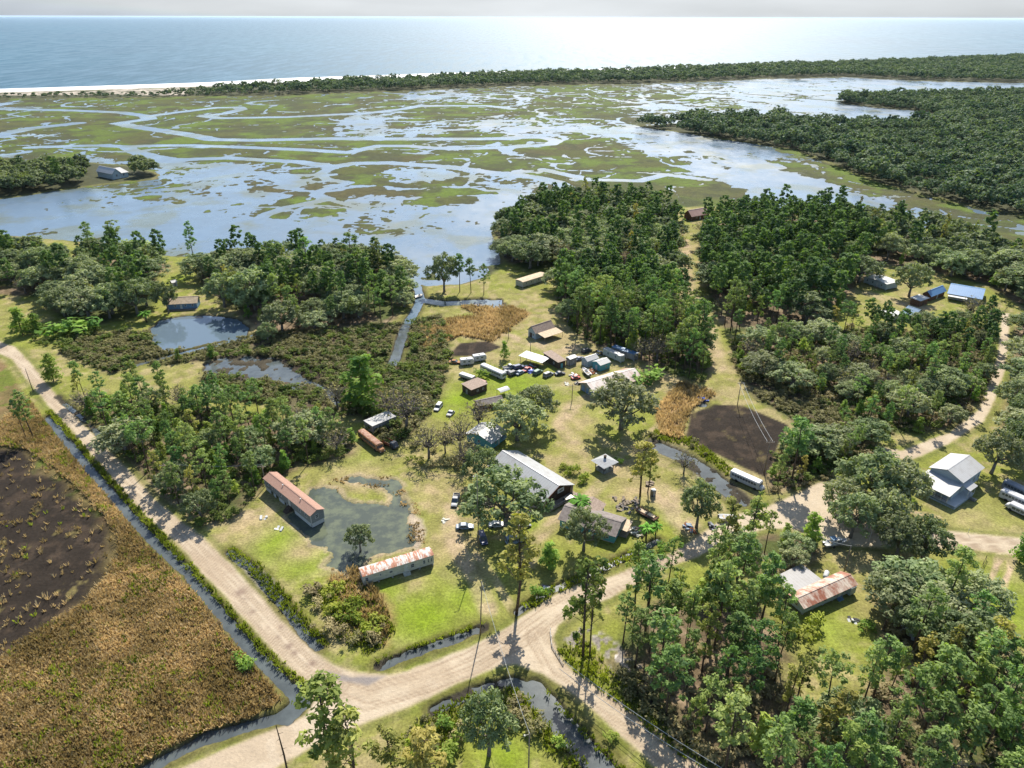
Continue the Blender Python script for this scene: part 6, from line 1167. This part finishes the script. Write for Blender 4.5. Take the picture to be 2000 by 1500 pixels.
def pole(a, top, label, lean=(0, 0), arm=False, lamp=False, cat='pole', r=.15, name='utility_pole', m=None):
    p = G(*a); H = hgt(a, top); e = tag(empty(name, p), label, cat); tx, ty = lean
    MB().tube([(0, 0, -.4), (tx*.5, ty*.5, H*.5), (tx, ty, H)], [r, r*.85, r*.65], 9).build('shaft', m or M_WOOD, e, True)
    if arm:
        MB().box(tx-1.2, tx+1.2, ty-.22, ty-.12, H-.75, H-.6).build('crossarm', M_WOOD, e)
        for x in (-1.1, -.4, .4, 1.1): MB().lathe([(.05, H-.6), (.08, H-.5), (.04, H-.4)], 7, tx+x, ty-.17).build('insulator', M_WHITE, e)
    if lamp: MB().tube([(tx, ty, H-.3), (tx-.7, ty-.3, H-.1)], .04, 5).lathe([(.08, H-.35), (.2, H-.2), (.16, H-.02)], 8, tx-.8, ty-.35).build('lamp', M_OFFW, e)
    MB().lathe([(r*.7, H), (r*.5, H+.06)], 8, tx, ty).build('cap', M_GREYW, e); return Vector((p.x+tx, p.y+ty, H))
T1 = pole((938,1240), 1137, 'tall bare utility pole standing at the road junction', (.6, 0)); T2 = pole((935,1072), 928, 'tall lamp pole rising beside the dark blue car', lamp=True); T3 = pole((519,950), 907, 'pole behind the far corner of the grey mobile home', arm=True)
T4 = pole((65,765), 720, 'thin pole beside the left sand road at its bend'); T5 = pole((337,972), 905, 'pole at the road edge in front of the left wood', arm=True); T6 = pole((1648,1118), 1066, 'pole behind the ridge of the rust-striped trailer'); T7 = pole((1032,1530), 1432, 'pole at the bottom edge on the small lawn', lamp=True)
T8 = pole((993,662), 640, 'thin pole on the track edge left of the brown-roofed shed'); T9 = pole((1036,688), 668, 'short pole in the grass below the brown-roofed shed'); T10 = pole((1492,925), 860, 'pole at the near corner of the dark burnt plot', arm=True); T11 = pole((1440,792), 745, 'pole at the far edge of the dark burnt plot', arm=True); T12 = pole((1117,784), 750, 'post at the left corner of the barn', arm=True)
pole((1697,1058), 1020, 'white post by the sand track below the white house', r=.07, name='marker_post', m=M_WHITE); pole((1890,1043), 1033, 'mailbox post beside the sand track', r=.06, name='marker_post', m=M_WHITE)
T13 = Vector((*G(1480,1590)[:2], 10)); T14 = Vector((*G(1060,1240)[:2], 8.5))
def wire(a, b, sag, label, r=.035, n=14):
    pts = [a.lerp(b, i/n)-Vector((0, 0, sag*4*(i/n)*(1-i/n))) for i in range(n+1)]; o = MB().tube(pts, r, 4).build('power_line', M_LINE); tag(o, label, 'power line')
M_LINE = mat('wire', (.34,.36,.36), (.28,.30,.30), .5, 1, .4, .4)
wire(T10+Vector((-.8,0,-.4)), T11+Vector((-.8,0,-.4)), 1.0, 'left strand of the wires crossing the dark burnt plot', .05); wire(T10+Vector((.8,0,-.4)), T11+Vector((.8,0,-.4)), 1.0, 'right strand of the wires crossing the dark burnt plot', .05)
wire(T1, T7, 1.5, 'wire from the junction pole to the pole at the bottom edge', .035)
S1 = Vector((*G(1100,1325)[:2], 5)); S2 = Vector((*G(1450,1590)[:2], 8)); wire(S1, S2, 1.2, 'upper of the two cables running along the lower right road', .055); wire(S1+Vector((-1.0,-1.2,-.8)), S2+Vector((-.6,-.8,-.6)), 1.2, 'lower of the two cables running along the lower right road', .055)
wire(T3, T5, .8, 'wire from the mobile home pole to the roadside pole'); wire(T6, Vector((*G(1585,1068)[:2], 4.0)), .5, 'pale wire dropping left from the pole behind the rust-striped trailer', .045)
# dead snag at the bottom, stump
e = tag(empty('dead_snag', G(566,1530)), 'dead black snag standing on the near road verge', 'dead tree'); H = hgt((566,1530), 1416); MB().tube([(0, 0, -.3), (.1, 0, H*.5), (-.15, 0, H)], [.2, .16, .07], 8).build('trunk', M_DWOOD, e)
bb = MB()
for i in range(7): z = H*(.35+.085*i); a = i*2.1; bb.tube([(0, 0, z), (.8*math.cos(a), .8*math.sin(a), z+.25)], [.05, .02], 5)
bb.build('branches', M_DWOOD, e)
e = tag(empty('dead_snag', G(1725,1232)), 'short broken dead trunk on the lawn right of the rust-striped trailer', 'dead tree'); MB().tube([(0, 0, -.2), (.05, .02, 1.6), (0, .1, 3.2)], [.32, .28, .2], 9).build('trunk', M_DWOOD, e); MB().tube([(0, 0, 2.2), (.7, .2, 2.9)], [.1, .04], 6).build('branches', M_DWOOD, e)

tufts('pond_reeds', [[(640,940),(700,925),(770,930),(800,960),(830,1020),(830,1080),(790,1085),(800,1030),(770,965),(700,945),(660,960)], [(640,1110),(700,1120),(800,1085),(770,1100),(700,1135)]], 2.0, .45, M_REED, 81, nb=6, thin=lambda X, Y, rs: fbm(X, Y, 3, 82) > .5, label='dry grass fringing the yard pond', cat='grass')
# ================================================================ AIR
def haze():
    m = bpy.data.materials.new('haze'); m.use_nodes = True; n = m.node_tree.nodes; l = m.node_tree.links; n.remove(n['Principled BSDF'])
    v = n.new('ShaderNodeVolumePrincipled'); v.inputs['Color'].default_value = (.62, .80, 1.0, 1); v.inputs['Density'].default_value = HAZE; v.inputs['Anisotropy'].default_value = .3
    l.new(v.outputs[0], n['Material Output'].inputs['Volume'])
    tag(MB().box(-210000, 210000, -600, 290000, -5, 128).build('haze', m), kind='stuff')
HAZE = 0.9e-5
haze()
